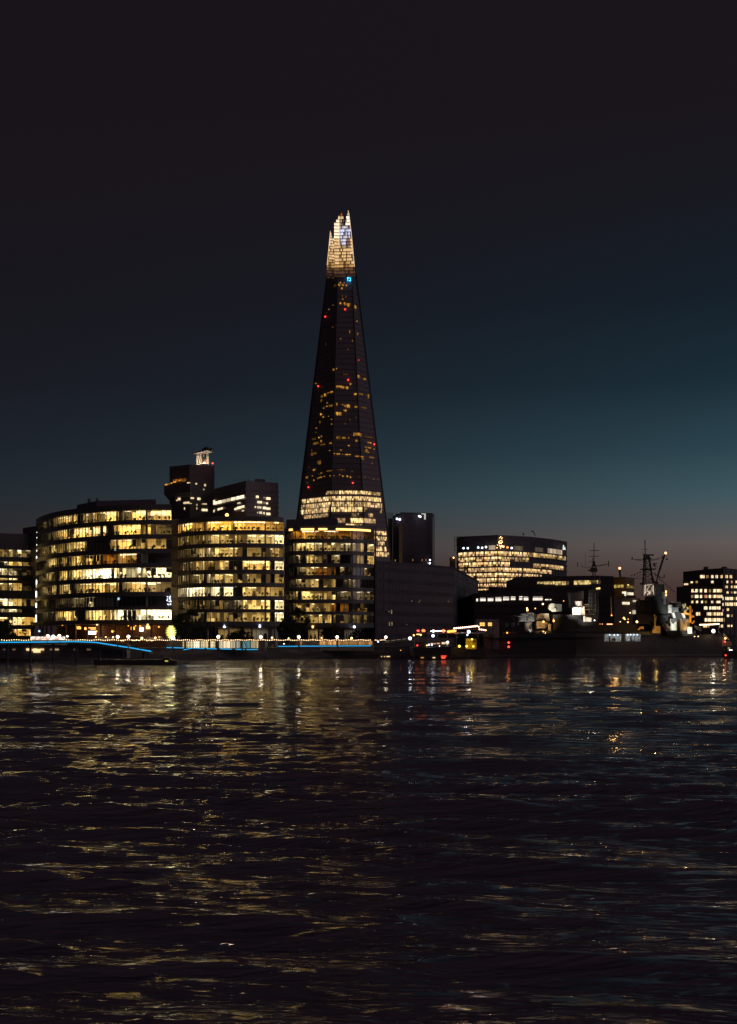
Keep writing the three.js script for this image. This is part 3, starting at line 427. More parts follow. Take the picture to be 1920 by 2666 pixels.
  for (const [y0, y1, runs, k] of [[1380.5, 1389.5, [[975, 989], [991, 1005]], 1], [1395, 1404.5, [[975, 990], [992, 1006]], 0.8], [1408, 1417, [[975, 1001]], 0.55], [1421.5, 1432.5, [[975, 995.5], [1000, 1006]], 1.2], [1436, 1446.5, [[975, 1000], [1002, 1012]], 0.9]]) for (const [a, b] of runs) { const n = Math.max(1, Math.round((b - a) / 6)); for (let i = 0; i < n; i++) { const u = a + (b - a) * i / n, v = a + (b - a) * (i + 1) / n; faceWin((u + v) / 2, (y0 + y1) / 2, v - u - 0.4, y1 - y0, litWarm(k)); } }
}
{ // hospital tower with lantern
  const d = 940, t = thing('hospital_tower', 'dark concrete tower with a white lit frame on its flat roof', 'tower', new THREE.Vector3(XX(500, d), GROUND, -d - 12));
  const z8 = (x) => 400 + x / 4.536, y8 = (y) => 1140 + y / 4.536, Y = (y) => YY(y8(y), d);
  const body = plan([[442, 950], [494, 938], [559, 946], [559, 975], [442, 980]]);
  put(t, 'tower_shaft', prism(body, GROUND, body, Y(545)), M.dark);
  put(t, 'overhang', [prism(plan([[427.6, 942], [496, 929], [505, 960], [440, 968]]), Y(662), plan([[427.6, 942], [496, 929], [505, 960], [440, 968]]), Y(556)), prism(plan([[441, 946], [496, 934], [505, 960], [442, 968]]), Y(695), plan([[427.6, 942], [496, 929], [505, 960], [440, 968]]), Y(662))], M.dark);
  put(t, 'tower_top', prism(body, Y(545), plan([[442, 950], [494, 938], [559, 946], [559, 975], [442, 980]]), Y(385)), M.dark);
  put(t, 'roof_parapet', prism(body, Y(385), [body[0], body[1], body[2], body[3], body[4]].map((p) => p), Y(318)), M.dark);
  const fr = []; for (const [a, b, c, e, r] of [[517, 310, 517, 168, 0.9], [557, 305, 557, 160, 0.9], [637, 298, 637, 145, 0.9], [605, 232, 582, 150, 0.5], [530, 200, 550, 215, 0.4], [545, 300, 545, 170, 0.4], [652, 298, 645, 150, 0.4]]) fr.push(bar(P(z8(a), y8(b) + 3, d + 12), P(z8(c), y8(e), d + 12), r, 8)); const lan = put(t, 'lantern_frame', fr, M.shipwhite, { kind: 'stuff' });
  put(t, 'lantern_roof', [prism(plan([[501, 946], [540, 930], [556, 938], [517, 956]]), Y(172), plan([[501, 946], [540, 930], [556, 938], [517, 956]]), Y(162)), prism(plan([[538, 930], [556, 940], [545, 956], [517, 956]]), Y(148), plan([[536, 930], [556, 940], [545, 956], [517, 956]]), Y(126))], M.dark);
  put(t, 'lift_housing', bx(z8(570), y8(235), z8(620), y8(300), d + 5, 6), M.stone);
  for (const x of [540, 600, 660]) lamp(t, P(z8(x), y8(300), d + 5), [1, 0.78, 0.5], 170, 20);
  put(t, 'warning_light', ball(0.7, P(z8(700), y8(300), d - 3), 8), M.red); put(t, 'warning_light', ball(0.6, P(z8(622), y8(292), d - 3), 8), M.red);
  const w = (a, b, c, e, fn, path = body) => wallWindow(t, path, z8(a), z8(b), Y(e), Y(c), fn, Math.max(1, Math.round((b - a) / 16)), 1, 0.4);
  const over = plan([[427.6, 942], [496, 929], [505, 932]]);
  for (const [a, b, c, e, k] of [[140, 168, 543, 558, 1.2], [172, 200, 540, 552, 0.35], [208, 228, 531, 545, 0.9], [240, 270, 522, 535, 0.9], [300, 318, 512, 524, 0.9], [340, 385, 518, 530, 0.25]]) wallWindow(t, over, z8(a), z8(b), Y(e), Y(c), () => { const b2 = k * rr(0.6, 1.1); return [b2, b2 * 0.42, b2 * 0.06]; }, 1, 1, 0.5);
  for (const [a, b] of [[238, 246], [262, 282], [292, 310], [318, 332], [342, 356], [370, 384]]) w(a, b, 478, 505, () => { const b2 = rr(0.15, 0.4); return [b2, b2 * 0.3, b2 * 0.04]; });
  for (const [a, b, c, e, k] of [[402, 436, 528, 541, 1.3], [496, 514, 535, 549, 1.2], [600, 618, 540, 566, 0.9], [588, 600, 596, 612, 0.5], [290, 320, 702, 728, 1.1], [272, 288, 722, 735, 0.9], [440, 478, 705, 722, 1.2], [520, 556, 705, 732, 1.3], [358, 425, 756, 778, 1.0], [425, 456, 772, 782, 0.7], [365, 520, 820, 846, 1.0], [572, 582, 772, 784, 0.6], [588, 628, 770, 782, 0.9], [570, 636, 834, 860, 1.4], [505, 520, 780, 802, 0.4]]) w(a, b, c, e, () => { const b2 = k * rr(0.6, 1.15); return [b2, b2 * 0.75, b2 * 0.42]; });
}
{ // lower hospital wing
  const d = 900, t = thing('hospital_wing', 'dark block of stepped storeys right of the lantern tower with a slanting bright window row', 'building', new THREE.Vector3(XX(640, d), GROUND, -d - 10));
  const z8 = (x) => 400 + x / 4.536, y8 = (y) => 1140 + y / 4.536; const body = plan([[559, 931], [641, 884], [725, 897], [725, 930], [600, 950]]), dk = 884, Y = (y) => YY(y8(y), dk);
  put(t, 'wall', prism(body, GROUND, body, Y(505)), M.dark);
  put(t, 'plant_room', [prism(plan([[661, 898], [690, 902], [692, 915], [662, 915]]), Y(505), plan([[666, 898], [690, 902], [692, 915], [662, 915]]), Y(452))], M.dark);
  const rail = []; for (let i = 0; i < 16; i++) rail.push(barPx(z8(960 + i * 33), y8(505), z8(960 + i * 33), y8(478 + 20 * rnd()), 905, 0.14)); put(t, 'roof_rail', rail, M.metal, { kind: 'stuff' });
  for (const y of [625, 690, 752, 815, 880]) put(t, 'storey_ledge', band(body.slice(0, 3), Y(y), Y(y - 30), 0.9, -0.2), M.dark);
  const w = (a, b, c, e, k) => wallWindow(t, body, z8(a), z8(b), Y(e), Y(c), () => { const b2 = k * rr(0.7, 1.2); return [b2, b2 * 0.8, b2 * 0.5]; }, 2, 1, 1.05);
  for (let i = 0; i < 7; i++) { const a = 718 + i * 53.5, h = hit(body, z8(a)), s = h.d / dk; w(a, a + 44, 672, 706, i === 2 || i === 3 ? 0.75 : 1.7); }
  for (const [a, b, c, e, k] of [[720, 738, 650, 690, 1.4], [722, 736, 770, 800, 1], [772, 796, 765, 788, 1.3], [804, 828, 763, 786, 1.3], [1006, 1040, 746, 764, 0.7], [972, 994, 805, 830, 1.0], [1000, 1045, 797, 824, 1.4], [1050, 1086, 795, 820, 1.3], [1060, 1084, 850, 864, 0.8], [1206, 1236, 676, 702, 1.3], [1292, 1320, 686, 700, 0.3], [1328, 1374, 688, 714, 1.6], [1222, 1276, 738, 764, 1.2], [1290, 1318, 746, 764, 0.35], [1326, 1346, 748, 770, 1.1], [1190, 1206, 802, 820, 0.9], [1220, 1268, 800, 826, 0.9], [1288, 1322, 802, 830, 1.5], [1328, 1374, 808, 834, 1.5], [1220, 1230, 868, 884, 0.8], [1244, 1276, 862, 888, 1.0], [1290, 1308, 866, 890, 1.2], [1328, 1374, 870, 898, 1.5]]) w(a, b, c, e, k);
  put(t, 'wall_lamp', ball(1.3, P(z8(868), y8(912), 890), 8), M.gold);
}
{ // dark block right of the spire
  const t = thing('dark_tower_block', 'plain dark tower block beside the foot of the glass spire', 'tower', new THREE.Vector3(XX(1080, 900), GROUND, -910));
  const w = (x) => 960 + x / 5.443, h = (y) => 1300 + y / 5.443, d = 895, Y = (y) => YY(h(y), d);
  const main = plan([[w(450), d], [w(905), d + 6], [w(905), d + 40], [w(450), d + 40]]); put(t, 'wall', prism(main, GROUND, main, Y(182)), M.night);
  const left = plan([[w(345), d + 4], [w(452), d + 2], [w(452), d + 30], [w(345), d + 30]]); put(t, 'side_wall', [prism(left, GROUND, left, Y(222)), bx(w(388), h(204), w(452), h(224), d + 6, 8)], M.night);
  put(t, 'lit_pier', bx(w(432), h(318), w(480), h(925), d - 1.5, 1.4), M.stone); put(t, 'lit_pier', bx(w(275), h(270), w(342), h(920), d + 8, 1.4), M.stone);
  spot(t, P(w(456), 1640, d - 6), P(w(456), h(600), d - 1), [1, 0.55, 0.2], 5200, 0.06); spot(t, P(w(308), 1640, d + 2), P(w(308), h(620), d + 8), [1, 0.55, 0.2], 4200, 0.06);
  const fr = []; for (let y = 205; y < 960; y += 38) fr.push(barPx(w(905), h(y), w(935), h(y + 2), d + 3, 0.12)); for (const x of [908, 921, 935]) fr.push(barPx(w(x), h(205), w(x), h(965), d + 3, 0.16)); for (const x of [262, 284, 306, 328, 345]) fr.push(barPx(w(x), h(190), w(x), h(280), d + 10, 0.14)); for (const y of [192, 220, 250]) fr.push(barPx(w(262), h(y), w(345), h(y), d + 10, 0.14)); for (let x = 830; x <= 935; x += 21) fr.push(barPx(w(x), h(205), w(x), h(262), d, 0.14)); fr.push(barPx(w(830), h(206), w(935), h(208), d, 0.16)); put(t, 'glass_frame', fr, M.metal, { kind: 'stuff' });
  const lw = []; for (const [a, b, c, e] of [[750, 200, 790, 212], [788, 200, 812, 285]]) lw.push(bx(w(a), h(b), w(c), h(e), d - 0.3, 0.3)); put(t, 'lit_window', lw, glow(0.45, 0.46, 0.38));
  for (const [x, y, r] of [[718, 238, 0.7], [735, 246, 0.7], [405, 277, 0.8], [443, 285, 0.8], [870, 860, 0.6], [868, 906, 0.7]]) put(t, 'floodlight', ball(r, P(w(x), h(y), d - 1), 8), M.cool);
  for (const [x, y] of [[628, 860], [760, 860], [815, 860], [380, 865], [840, 900]]) put(t, 'lit_window', bx(w(x) - 1, h(y) - 2, w(x) + 1, h(y) + 2, d - 0.5, 0.3), glow(0.35, 0.18, 0.06));
}
{ // curved office behind the dark riverside block
  const path = plan([[1190, 872], [1210, 862], [1297, 850], [1380, 864], [1440, 886], [1476, 908]]), t = thing('curved_office_building', 'curved office building with rows of bright golden windows, right of the spire', 'building', new THREE.Vector3(XX(1330, 860), GROUND, -875));
  const z = (x) => 960 + x / 3.024, y4 = (y) => 1360 + y / 3.024, Y = (y) => YY(y4(y), 850);
  put(t, 'wall', band(path, GROUND, Y(165), 0, -30), M.night); put(t, 'roof_storey', band(path, Y(165), Y(99), 0.3, -30), M.night);
  for (let k = 0; k < 9; k++) put(t, 'floor_slab', band(path, Y(226 + 42.3 * k), Y(217 + 42.3 * k), 0.7, -0.3), M.metal);
  const rows = [[225, 262, [[712, 840, 1], [848, 905, 1.1], [912, 1015, 0.9], [1020, 1210, 1.2], [1215, 1330, 0.9], [1335, 1550, 0.5]]], [268, 304, [[712, 840, 0.9], [848, 905, 1], [912, 1015, 0.9], [1022, 1110, 0.7], [1112, 1260, 0.4]]], [309, 347, [[712, 900, 1.1], [905, 1110, 1.1], [1295, 1415, 0.5], [1420, 1535, 0.7]]], [354, 389, [[715, 775, 0.4], [785, 1015, 0.7], [1020, 1210, 1.1], [1218, 1440, 0.8]]], [397, 430, [[727, 840, 0.9], [848, 955, 0.8], [957, 1015, 2], [1020, 1200, 0.9], [1215, 1360, 0.7]]], [437, 471, [[740, 845, 0.8], [855, 1015, 1], [1024, 1152, 1]]], [480, 508, [[855, 900, 1], [905, 1015, 0.9], [1020, 1152, 1]]], [519, 534, [[855, 945, 1.1]]]];
  for (const [a, b, runs] of rows) for (const [x0, x1, k] of runs) { const n = Math.max(1, Math.round((x1 - x0) / 27)); for (let i = 0; i < n; i++) { const u = z(x0 + (x1 - x0) * i / n) + 0.5, v = z(x0 + (x1 - x0) * (i + 1) / n) - 0.4, m = litWarm(k); wallWindow(t, path, u, v, Y(b - 2), Y(a + 2), (fu, fv) => { const c = m(); return fv > 0.5 ? tint([c[0], c[1], c[2]], 1.25) : tint([c[0], c[1] * 0.9, c[2] * 0.8], 0.6); }, 3, 2, 0.35); } }
  for (const [x, y, c] of [[748, 203, 'cool'], [782, 203, 'cool'], [864, 198, 'cool'], [895, 200, 'cool'], [925, 194, 'white'], [1094, 197, 'amber'], [1127, 202, 'cool']]) put(t, 'roof_light', ball(0.7, P(z(x), y4(y), 849), 6), M[c]);
  for (const [a, b, k] of [[950, 1000, 0.35], [1140, 1210, 0.1], [1310, 1370, 0.08], [1410, 1472, 0.45], [1478, 1520, 0.55]]) wallWindow(t, path, z(a), z(b), Y(a > 1400 ? 218 : 214), Y(a > 1400 ? 178 : 180), litPlain([k, k * 0.75, k * 0.5], 0.4), 4, 1, 0.5);
  const sg = new THREE.Shape(); [[1528, 216], [1532, 178], [1538, 180], [1542, 200], [1546, 192], [1552, 216]].forEach(([x, y], i) => { const p = P(z(x), y4(y), 897); sg[i ? 'lineTo' : 'moveTo'](p.x, p.y); }); const gg = new THREE.ExtrudeGeometry(sg, { depth: 0.5, bevelEnabled: false }); gg.translate(0, 0, -897); put(t, 'roof_sign', gg, glow(0.75, 0.8, 0.75));
  const fr = []; for (const x of [678, 697, 716, 735]) fr.push(barPx(z(x), y4(115), z(x), y4(225), 868, 0.2)); for (const y of [115, 142, 185, 225]) fr.push(barPx(z(678), y4(y), z(736), y4(y - 3), 868, 0.2)); put(t, 'glass_frame', fr, M.metal, { kind: 'stuff' });
  const cr = [barPx(z(1278), y4(68), z(1300), y4(72), 870, 0.35), barPx(z(1300), y4(72), z(1312), y4(106), 870, 0.3), barPx(z(1218), y4(85), z(1219), y4(102), 870, 0.5)]; put(t, 'roof_crane', cr, M.mast);
  const fl = []; for (let i = 0; i < 26; i++) { const v = rnd(), sp = 7 + v * 26; fl.push(ball(0.22 + 0.12 * rnd(), P(z(1045 + rr(-sp, sp) - v * 6), y4(98 + v * 108), 848.5), 6)); } put(t, 'fairy_light', fl, M.warm, { kind: 'stuff' });
  const an = plan([[1171, 872], [1186, 872], [1186, 890], [1171, 890]]); put(t, 'annex', prism(an, GROUND, an, YY(1451, 872)), M.wood2); put(t, 'annex_light', ball(0.5, P(1181.5, 1452, 871), 6), M.warm);
}

// ---------------------------------------------------------------- riverside buildings right of the middle
{ // long dark block
  const path = plan([[976, 418], [1080, 435], [1183, 455], [1246, 560]]), t = thing('riverside_block', 'long unlit riverside block between the glass offices and the curved golden office', 'building', new THREE.Vector3(XX(1100, 440), GROUND, -450));
  const top = 30.8; put(t, 'wall', band(path, GROUND, top, 0, -35), M.night); put(t, 'roof_edge', band(path, top, top + 0.5, 0.4, -0.4), M.night);
  const l = []; for (let k = 0; k < 7; k++) l.push(band(path, 6.2 + k * 3.7, 6.6 + k * 3.7, 0.12, -0.1)); put(t, 'storey_band', l, M.night, { kind: 'stuff' });
  for (let k = 0; k < 7; k++) for (let i = 0; i < 24; i++) { const a = 984 + i * 8.2, h = hit(path, a + 2), w = 2.1; put(t, 'window', box(w, 2.2, 0.16, h.x + h.nx * 0.03, 8.2 + k * 3.7, h.z + h.nz * 0.03, h.ry), M.glassdark); }
  for (const [px, py, k] of [[1013, 1592, 0.2], [1019.5, 1593, 0.25], [1014, 1624, 0.22], [1020.5, 1624, 0.24], [1072, 1565, 0.2], [1167, 1566, 0.2], [1094, 1563, 0.12], [1091, 1567, 0.15], [1059, 1626, 0.12]]) { const d = hit(path, px).d, hgt = k > 0.2 ? 5 : 1.3; wallWindow(t, path, px - 1, px + 1, YY(py + hgt, d), YY(py - hgt, d), litPlain([k, k * 0.7, k * 0.3]), 1, 3, 0.15); }
}
{ // stepped block with a white window row
  const t = thing('stepped_office_building', 'dark stepped office block with one row of white windows above the warship', 'building', new THREE.Vector3(XX(1420, 440), GROUND, -455)), d = 436, Y = (py) => YY(py, d);
  const f = (a, b) => plan([[a, 462 - (a - 1240) * 0.045], [b, 462 - (b - 1240) * 0.045]]);
  const box4 = (a, b, dep) => { const p = f(a, b); return [p[0], p[1], { x: p[1].x, z: p[1].z - dep }, { x: p[0].x, z: p[0].z - dep }]; };
  const all = f(1236, 1596); const t1 = box4(1236, 1600, 40), t2 = box4(1291, 1600, 36), t3 = box4(1342, 1598, 30);
  put(t, 'wall', [prism(t1, GROUND, t1, Y(1537)), prism(t2, Y(1537), t2, Y(1524)), prism(t3, Y(1524), t3, Y(1496))], M.night);
  const corner = plan([[1340, 457.5], [1560, 447.6], [1594, 452]]); put(t, 'upper_storey', band(corner, Y(1524), Y(1494), 0.5, -2), M.night);
  put(t, 'storey_band', [band(all, Y(1552), Y(1550), 0.5, 0), band(all, Y(1572), Y(1569), 0.6, 0), band(all, Y(1592), Y(1590), 0.5, 0), band(corner, Y(1526), Y(1524), 0.9, 0.4)], M.night);
  const z = (x) => 1300 + x / 9.072, y9 = (y) => 1540 + y / 9.072;
  const D = (px) => hit(all, px).d, w = (a, b, c, e, fn, nx = 3, ny = 2) => { const dd = D((a + b) / 2); return wallWindow(t, all, a, b, YY(e, dd), YY(c, dd), fn, nx, ny, 0.2); };
  for (const [a, b, c, e] of [[1241, 1245, 1557, 1565.5], [1251, 1265, 1556, 1565], [1271, 1285, 1556, 1565], [1291, 1306, 1555, 1565], [1311, 1326, 1554, 1563], [1331, 1342.5, 1553.5, 1562], [1352.5, 1360.5, 1552.5, 1562], [1364.5, 1376, 1554, 1563], [1388.5, 1413, 1554, 1563]]) { w(a, b, c, e, () => { const r = rr(0.85, 1.5); return [r, r * 0.86, r * 0.72]; }, Math.max(1, Math.round((b - a) / 3)), 2); put(t, 'window_frame', [bx(a - 0.5, c - 0.8, b + 0.5, c - 0.1, D((a + b) / 2) - 0.28, 0.3), bx(a - 0.5, e + 0.1, b + 0.5, e + 0.8, D((a + b) / 2) - 0.28, 0.3)], M.night); }
  for (const [a, b, c, e] of [[1420, 1429, 1560, 1562.5], [1432, 1436, 1560, 1562.5]]) w(a, b, c, e, litPlain([1.1, 0.95, 0.7]), 2, 1);
  const q = (x) => 1240 + x / 4.0825, yq = (y) => 1440 + y / 4.0825, cw = (a, b, c, e, k) => { const dd = hit(corner, q((a + b) / 2)).d; wallWindow(t, corner, q(a), q(b), YY(yq(e), dd), YY(yq(c), dd), () => { const r = k * (rnd() < 0.25 ? 0.3 : rr(0.6, 1.2)); return [r, r * 0.72, r * 0.26]; }, Math.max(1, Math.round((b - a) / 14)), 2, 0.7); };
  for (const [a, b, c, e, k] of [[655, 720, 306, 326, 0.6], [725, 780, 304, 332, 0.7], [782, 836, 302, 332, 1], [846, 958, 302, 340, 0.7], [966, 990, 302, 335, 0.12], [1045, 1078, 296, 336, 0.9], [1086, 1202, 292, 334, 0.9], [1206, 1222, 292, 330, 0.9], [1232, 1290, 292, 326, 0.25], [1290, 1324, 288, 326, 0.7]]) cw(a, b, c, e, k);
  cw(1340, 1420, 300, 326, 0.12); cw(1280, 1322, 366, 384, 1.6); cw(1344, 1388, 370, 402, 0.6);
  const terr = plan([[1555, 447], [1664, 462]]); for (const [a, b, c, e, k, nx] of [[1571, 1587, 1547.5, 1554, 1.4, 3], [1584, 1588, 1566, 1573, 1.1, 1], [1618, 1627, 1540, 1545.5, 1.5, 3], [1624, 1627, 1545.5, 1551, 1.3, 1], [1631, 1646, 1541.5, 1548.5, 0.9, 5], [1618, 1636, 1567, 1573.5, 1.1, 5], [1646, 1656, 1561.5, 1566, 0.8, 3], [1645, 1655, 1588, 1598, 0.5, 2]]) wallWindow(t, terr, a, b, YY(e, 455), YY(c, 455), () => { const r = k * rr(0.6, 1.2); return [r, r * 0.84, r * 0.58]; }, nx, 1, 0.7);
  put(t, 'terrace', [prism(plan([[1590, 450], [1666, 463], [1670, 490], [1590, 490]]), GROUND, plan([[1590, 450], [1666, 463], [1670, 490], [1590, 490]]), YY(1556, 455)), bx(1617, 1551.5, 1657, 1556.5, 452, 1)], M.wood2);
}
{ // brown block behind
  const t = thing('brown_office_building', 'small brown lit office block behind the terraces, left of the big lattice mast', 'building', new THREE.Vector3(XX(1622, 500), GROUND, -510));
  const pl = plan([[1588, 500], [1627, 494], [1652, 504], [1652, 530], [1588, 530]]), Y = (py) => YY(py, 497); put(t, 'wall', prism(pl, GROUND, pl, Y(1504)), M.brick); put(t, 'roof', prism(pl, Y(1504), pl, Y(1502.5)), M.dark);
  lamp(t, P(1606, 1540, 484), [1, 0.55, 0.18], 55, 30);
  const w = (a, b, c, e, k) => wallWindow(t, pl, a, b, Y(e), Y(c), () => { const r = k * (rnd() < 0.3 ? 0.25 : rr(0.6, 1.2)); return [r, r * 0.7, r * 0.16]; }, Math.max(1, Math.round((b - a) / 2)), 2, 0.25);
  w(1593, 1597.5, 1522.5, 1530.5, 1.1); w(1600, 1606, 1522.5, 1530.5, 0.8); w(1607, 1624, 1523, 1530, 0.5); w(1632, 1650, 1524, 1530.5, 0.22); w(1633.5, 1636.5, 1521.5, 1524, 1.8);
}
{ // right-edge block
  const t = thing('stone_office_building', 'dark block at the right edge dotted with small square yellow windows', 'building', new THREE.Vector3(XX(1850, 520), GROUND, -530));
  const pl = plan([[1779, 540], [1846, 520], [1884, 512], [1990, 540], [1990, 600], [1779, 600]]), lo = plan([[1762, 545], [1800, 533], [1800, 580], [1762, 580]]), Y = (py) => YY(py, 520);
  put(t, 'wall', [prism(pl, GROUND, pl, Y(1481.5)), prism(lo, GROUND, lo, YY(1527, 540))], M.night); put(t, 'chimney', [box(1.6, 2.2, 1.6, XX(1840, 525), Y(1480), -526), box(1.8, 2, 1.8, XX(1897, 520), Y(1479.5), -526)], M.night);
  put(t, 'cornice', band(pl.slice(0, 4), Y(1510), Y(1508), 0.5, -0.1), M.night);
  const zx = (x) => 1680 + x / 6.804, rowsA = [[0, 10, [855, 890, 915, 935, 1225, 1265, 1310]], [62, 112, [645, 670, 695, 725, 750, 770, 840, 905, 935, 995, 1068, 1098, 1152, 1192, 1235, 1275, 1316, 1354]], [165, 205, [770, 840, 925, 1015, 1080, 1192, 1280, 1320]], [266, 318, [1066, 1092, 1158, 1200, 1240, 1278, 1320]], [370, 424, [925, 960, 1118, 1158, 1200, 1240, 1280, 1320, 1360]], [474, 532, [1080, 1120, 1160, 1204, 1242, 1282, 1322, 1362, 1393]], [588, 636, [1045, 1085, 1125, 1325, 1366]]];
  const face = pl.slice(0, 4), col = () => { const r = rnd(); return r < 0.03 ? [0.8, 0.3, 0.22] : r < 0.3 ? [0.35, 0.22, 0.08] : r < 0.6 ? [1.2, 0.82, 0.36] : [1.5, 1.15, 0.7]; };
  const win = (px, a, b, w = 4.4) => { const c = col(), d = hit(face, px).d; wallWindow(t, face, px - w / 2, px + w / 2, YY(b, d), YY(a, d), () => tint(c, rr(0.7, 1.15)), 2, 2, 0.2); };
  for (const [a, b, xs] of rowsA) for (const x of xs) win(zx(x), 1540 + a / 6.804, 1540 + b / 6.804, a === 62 && x < 800 ? 2.4 : 4.2);
  for (const [y0, y1, xs] of [[1497.5, 1505, [1827, 1832.5, 1843, 1855.5, 1867, 1879.5, 1892, 1903]], [1512, 1518, [1802, 1815, 1855.5, 1893, 1904, 1917]], [1525, 1531, [1892, 1904, 1914, 1919]], [1534, 1542, [1804, 1814.5, 1826, 1838, 1849.5, 1861, 1866, 1871.5, 1877.5]], [1540, 1545, [1894, 1904, 1914]], [1519, 1523, [1785, 1790]], [1554.5, 1562, [1893, 1904, 1915, 1919]], [1569, 1577, [1893, 1904, 1914, 1918]], [1584, 1590, [1895]], [1600, 1606, [1895.5, 1905]], [1627, 1632, [1897, 1904]], [1554, 1562, [1883.5]], [1570, 1577, [1883.5]], [1586, 1592, [1883.5]]]) for (const x of xs) win(x, y0, y1, x > 1885 && y0 > 1550 && y0 < 1580 && x < 1910 ? 8 : x === 1883.5 ? 2.2 : 4.6);
  const trim = []; for (let px = 1786; px < 1918; px += 11.6) { const h = hit(face, px); trim.push(box(0.25, Y(1484) - GROUND, 0.3, h.x + h.nx * 0.1, (Y(1484) + GROUND) / 2, h.z + h.nz * 0.1, h.ry)); } put(t, 'wall_pier', trim, M.night, { kind: 'stuff' });
}
{ // cranes
  const t = thing('tower_crane', 'slanted lattice crane jib with a red lamp at its tip behind the big mast', 'crane', P(1707, 1680, 640), 'cranes on the skyline'), d = 640;
  const j = []; const A = [[1733, 1441], [1709, 1514]], B = [[1729, 1452], [1713, 1512]]; j.push(barPx(...A[0], ...A[1], d, 0.32), barPx(1731, 1442, 1722, 1464, d, 0.2), barPx(1722, 1464, 1713, 1500, d, 0.2)); for (let i = 0; i < 9; i++) { const f = i / 9, y = 1446 + f * 56, xa = 1731.5 - f * 18.5, xb = xa - 5 * Math.sin(f * 3) - 1; j.push(barPx(xa, y, xb, y + 3.5, d, 0.12), barPx(xb, y + 3.5, xa - 2, y + 6, d, 0.12)); }
  put(t, 'jib', j, M.mast, { kind: 'stuff' }); put(t, 'crane_mast', barPx(1709, 1514, 1707, 1680, d, 1.1), M.mast); put(t, 'hook', [barPx(1736.5, 1443, 1737, 1454, d, 0.06), ball(0.5, P(1737, 1456, d), 6)], M.mast); put(t, 'tip_lamp', ball(0.62, P(1733.5, 1440, d), 8), glow(6, 1.6, 0.8));
  const t2 = thing('tower_crane', 'short crane stub with a red lamp on the skyline above the brown office block', 'crane', P(1614, 1680, 640), 'cranes on the skyline'); put(t2, 'jib', [barPx(1612, 1482, 1615.5, 1510, d, 0.3), barPx(1615, 1482, 1617, 1510, d, 0.25), ...[0, 1, 2, 3].map((i) => barPx(1612.3 + i * 0.7, 1484 + i * 6, 1615.5 + i * 0.4, 1488 + i * 6, d, 0.12))], M.mast); put(t2, 'crane_mast', barPx(1616, 1508, 1616, 1680, d, 0.9), M.mast); put(t2, 'tip_lamp', ball(0.62, P(1614, 1479.5, d), 8), glow(6, 1.6, 0.8));
}

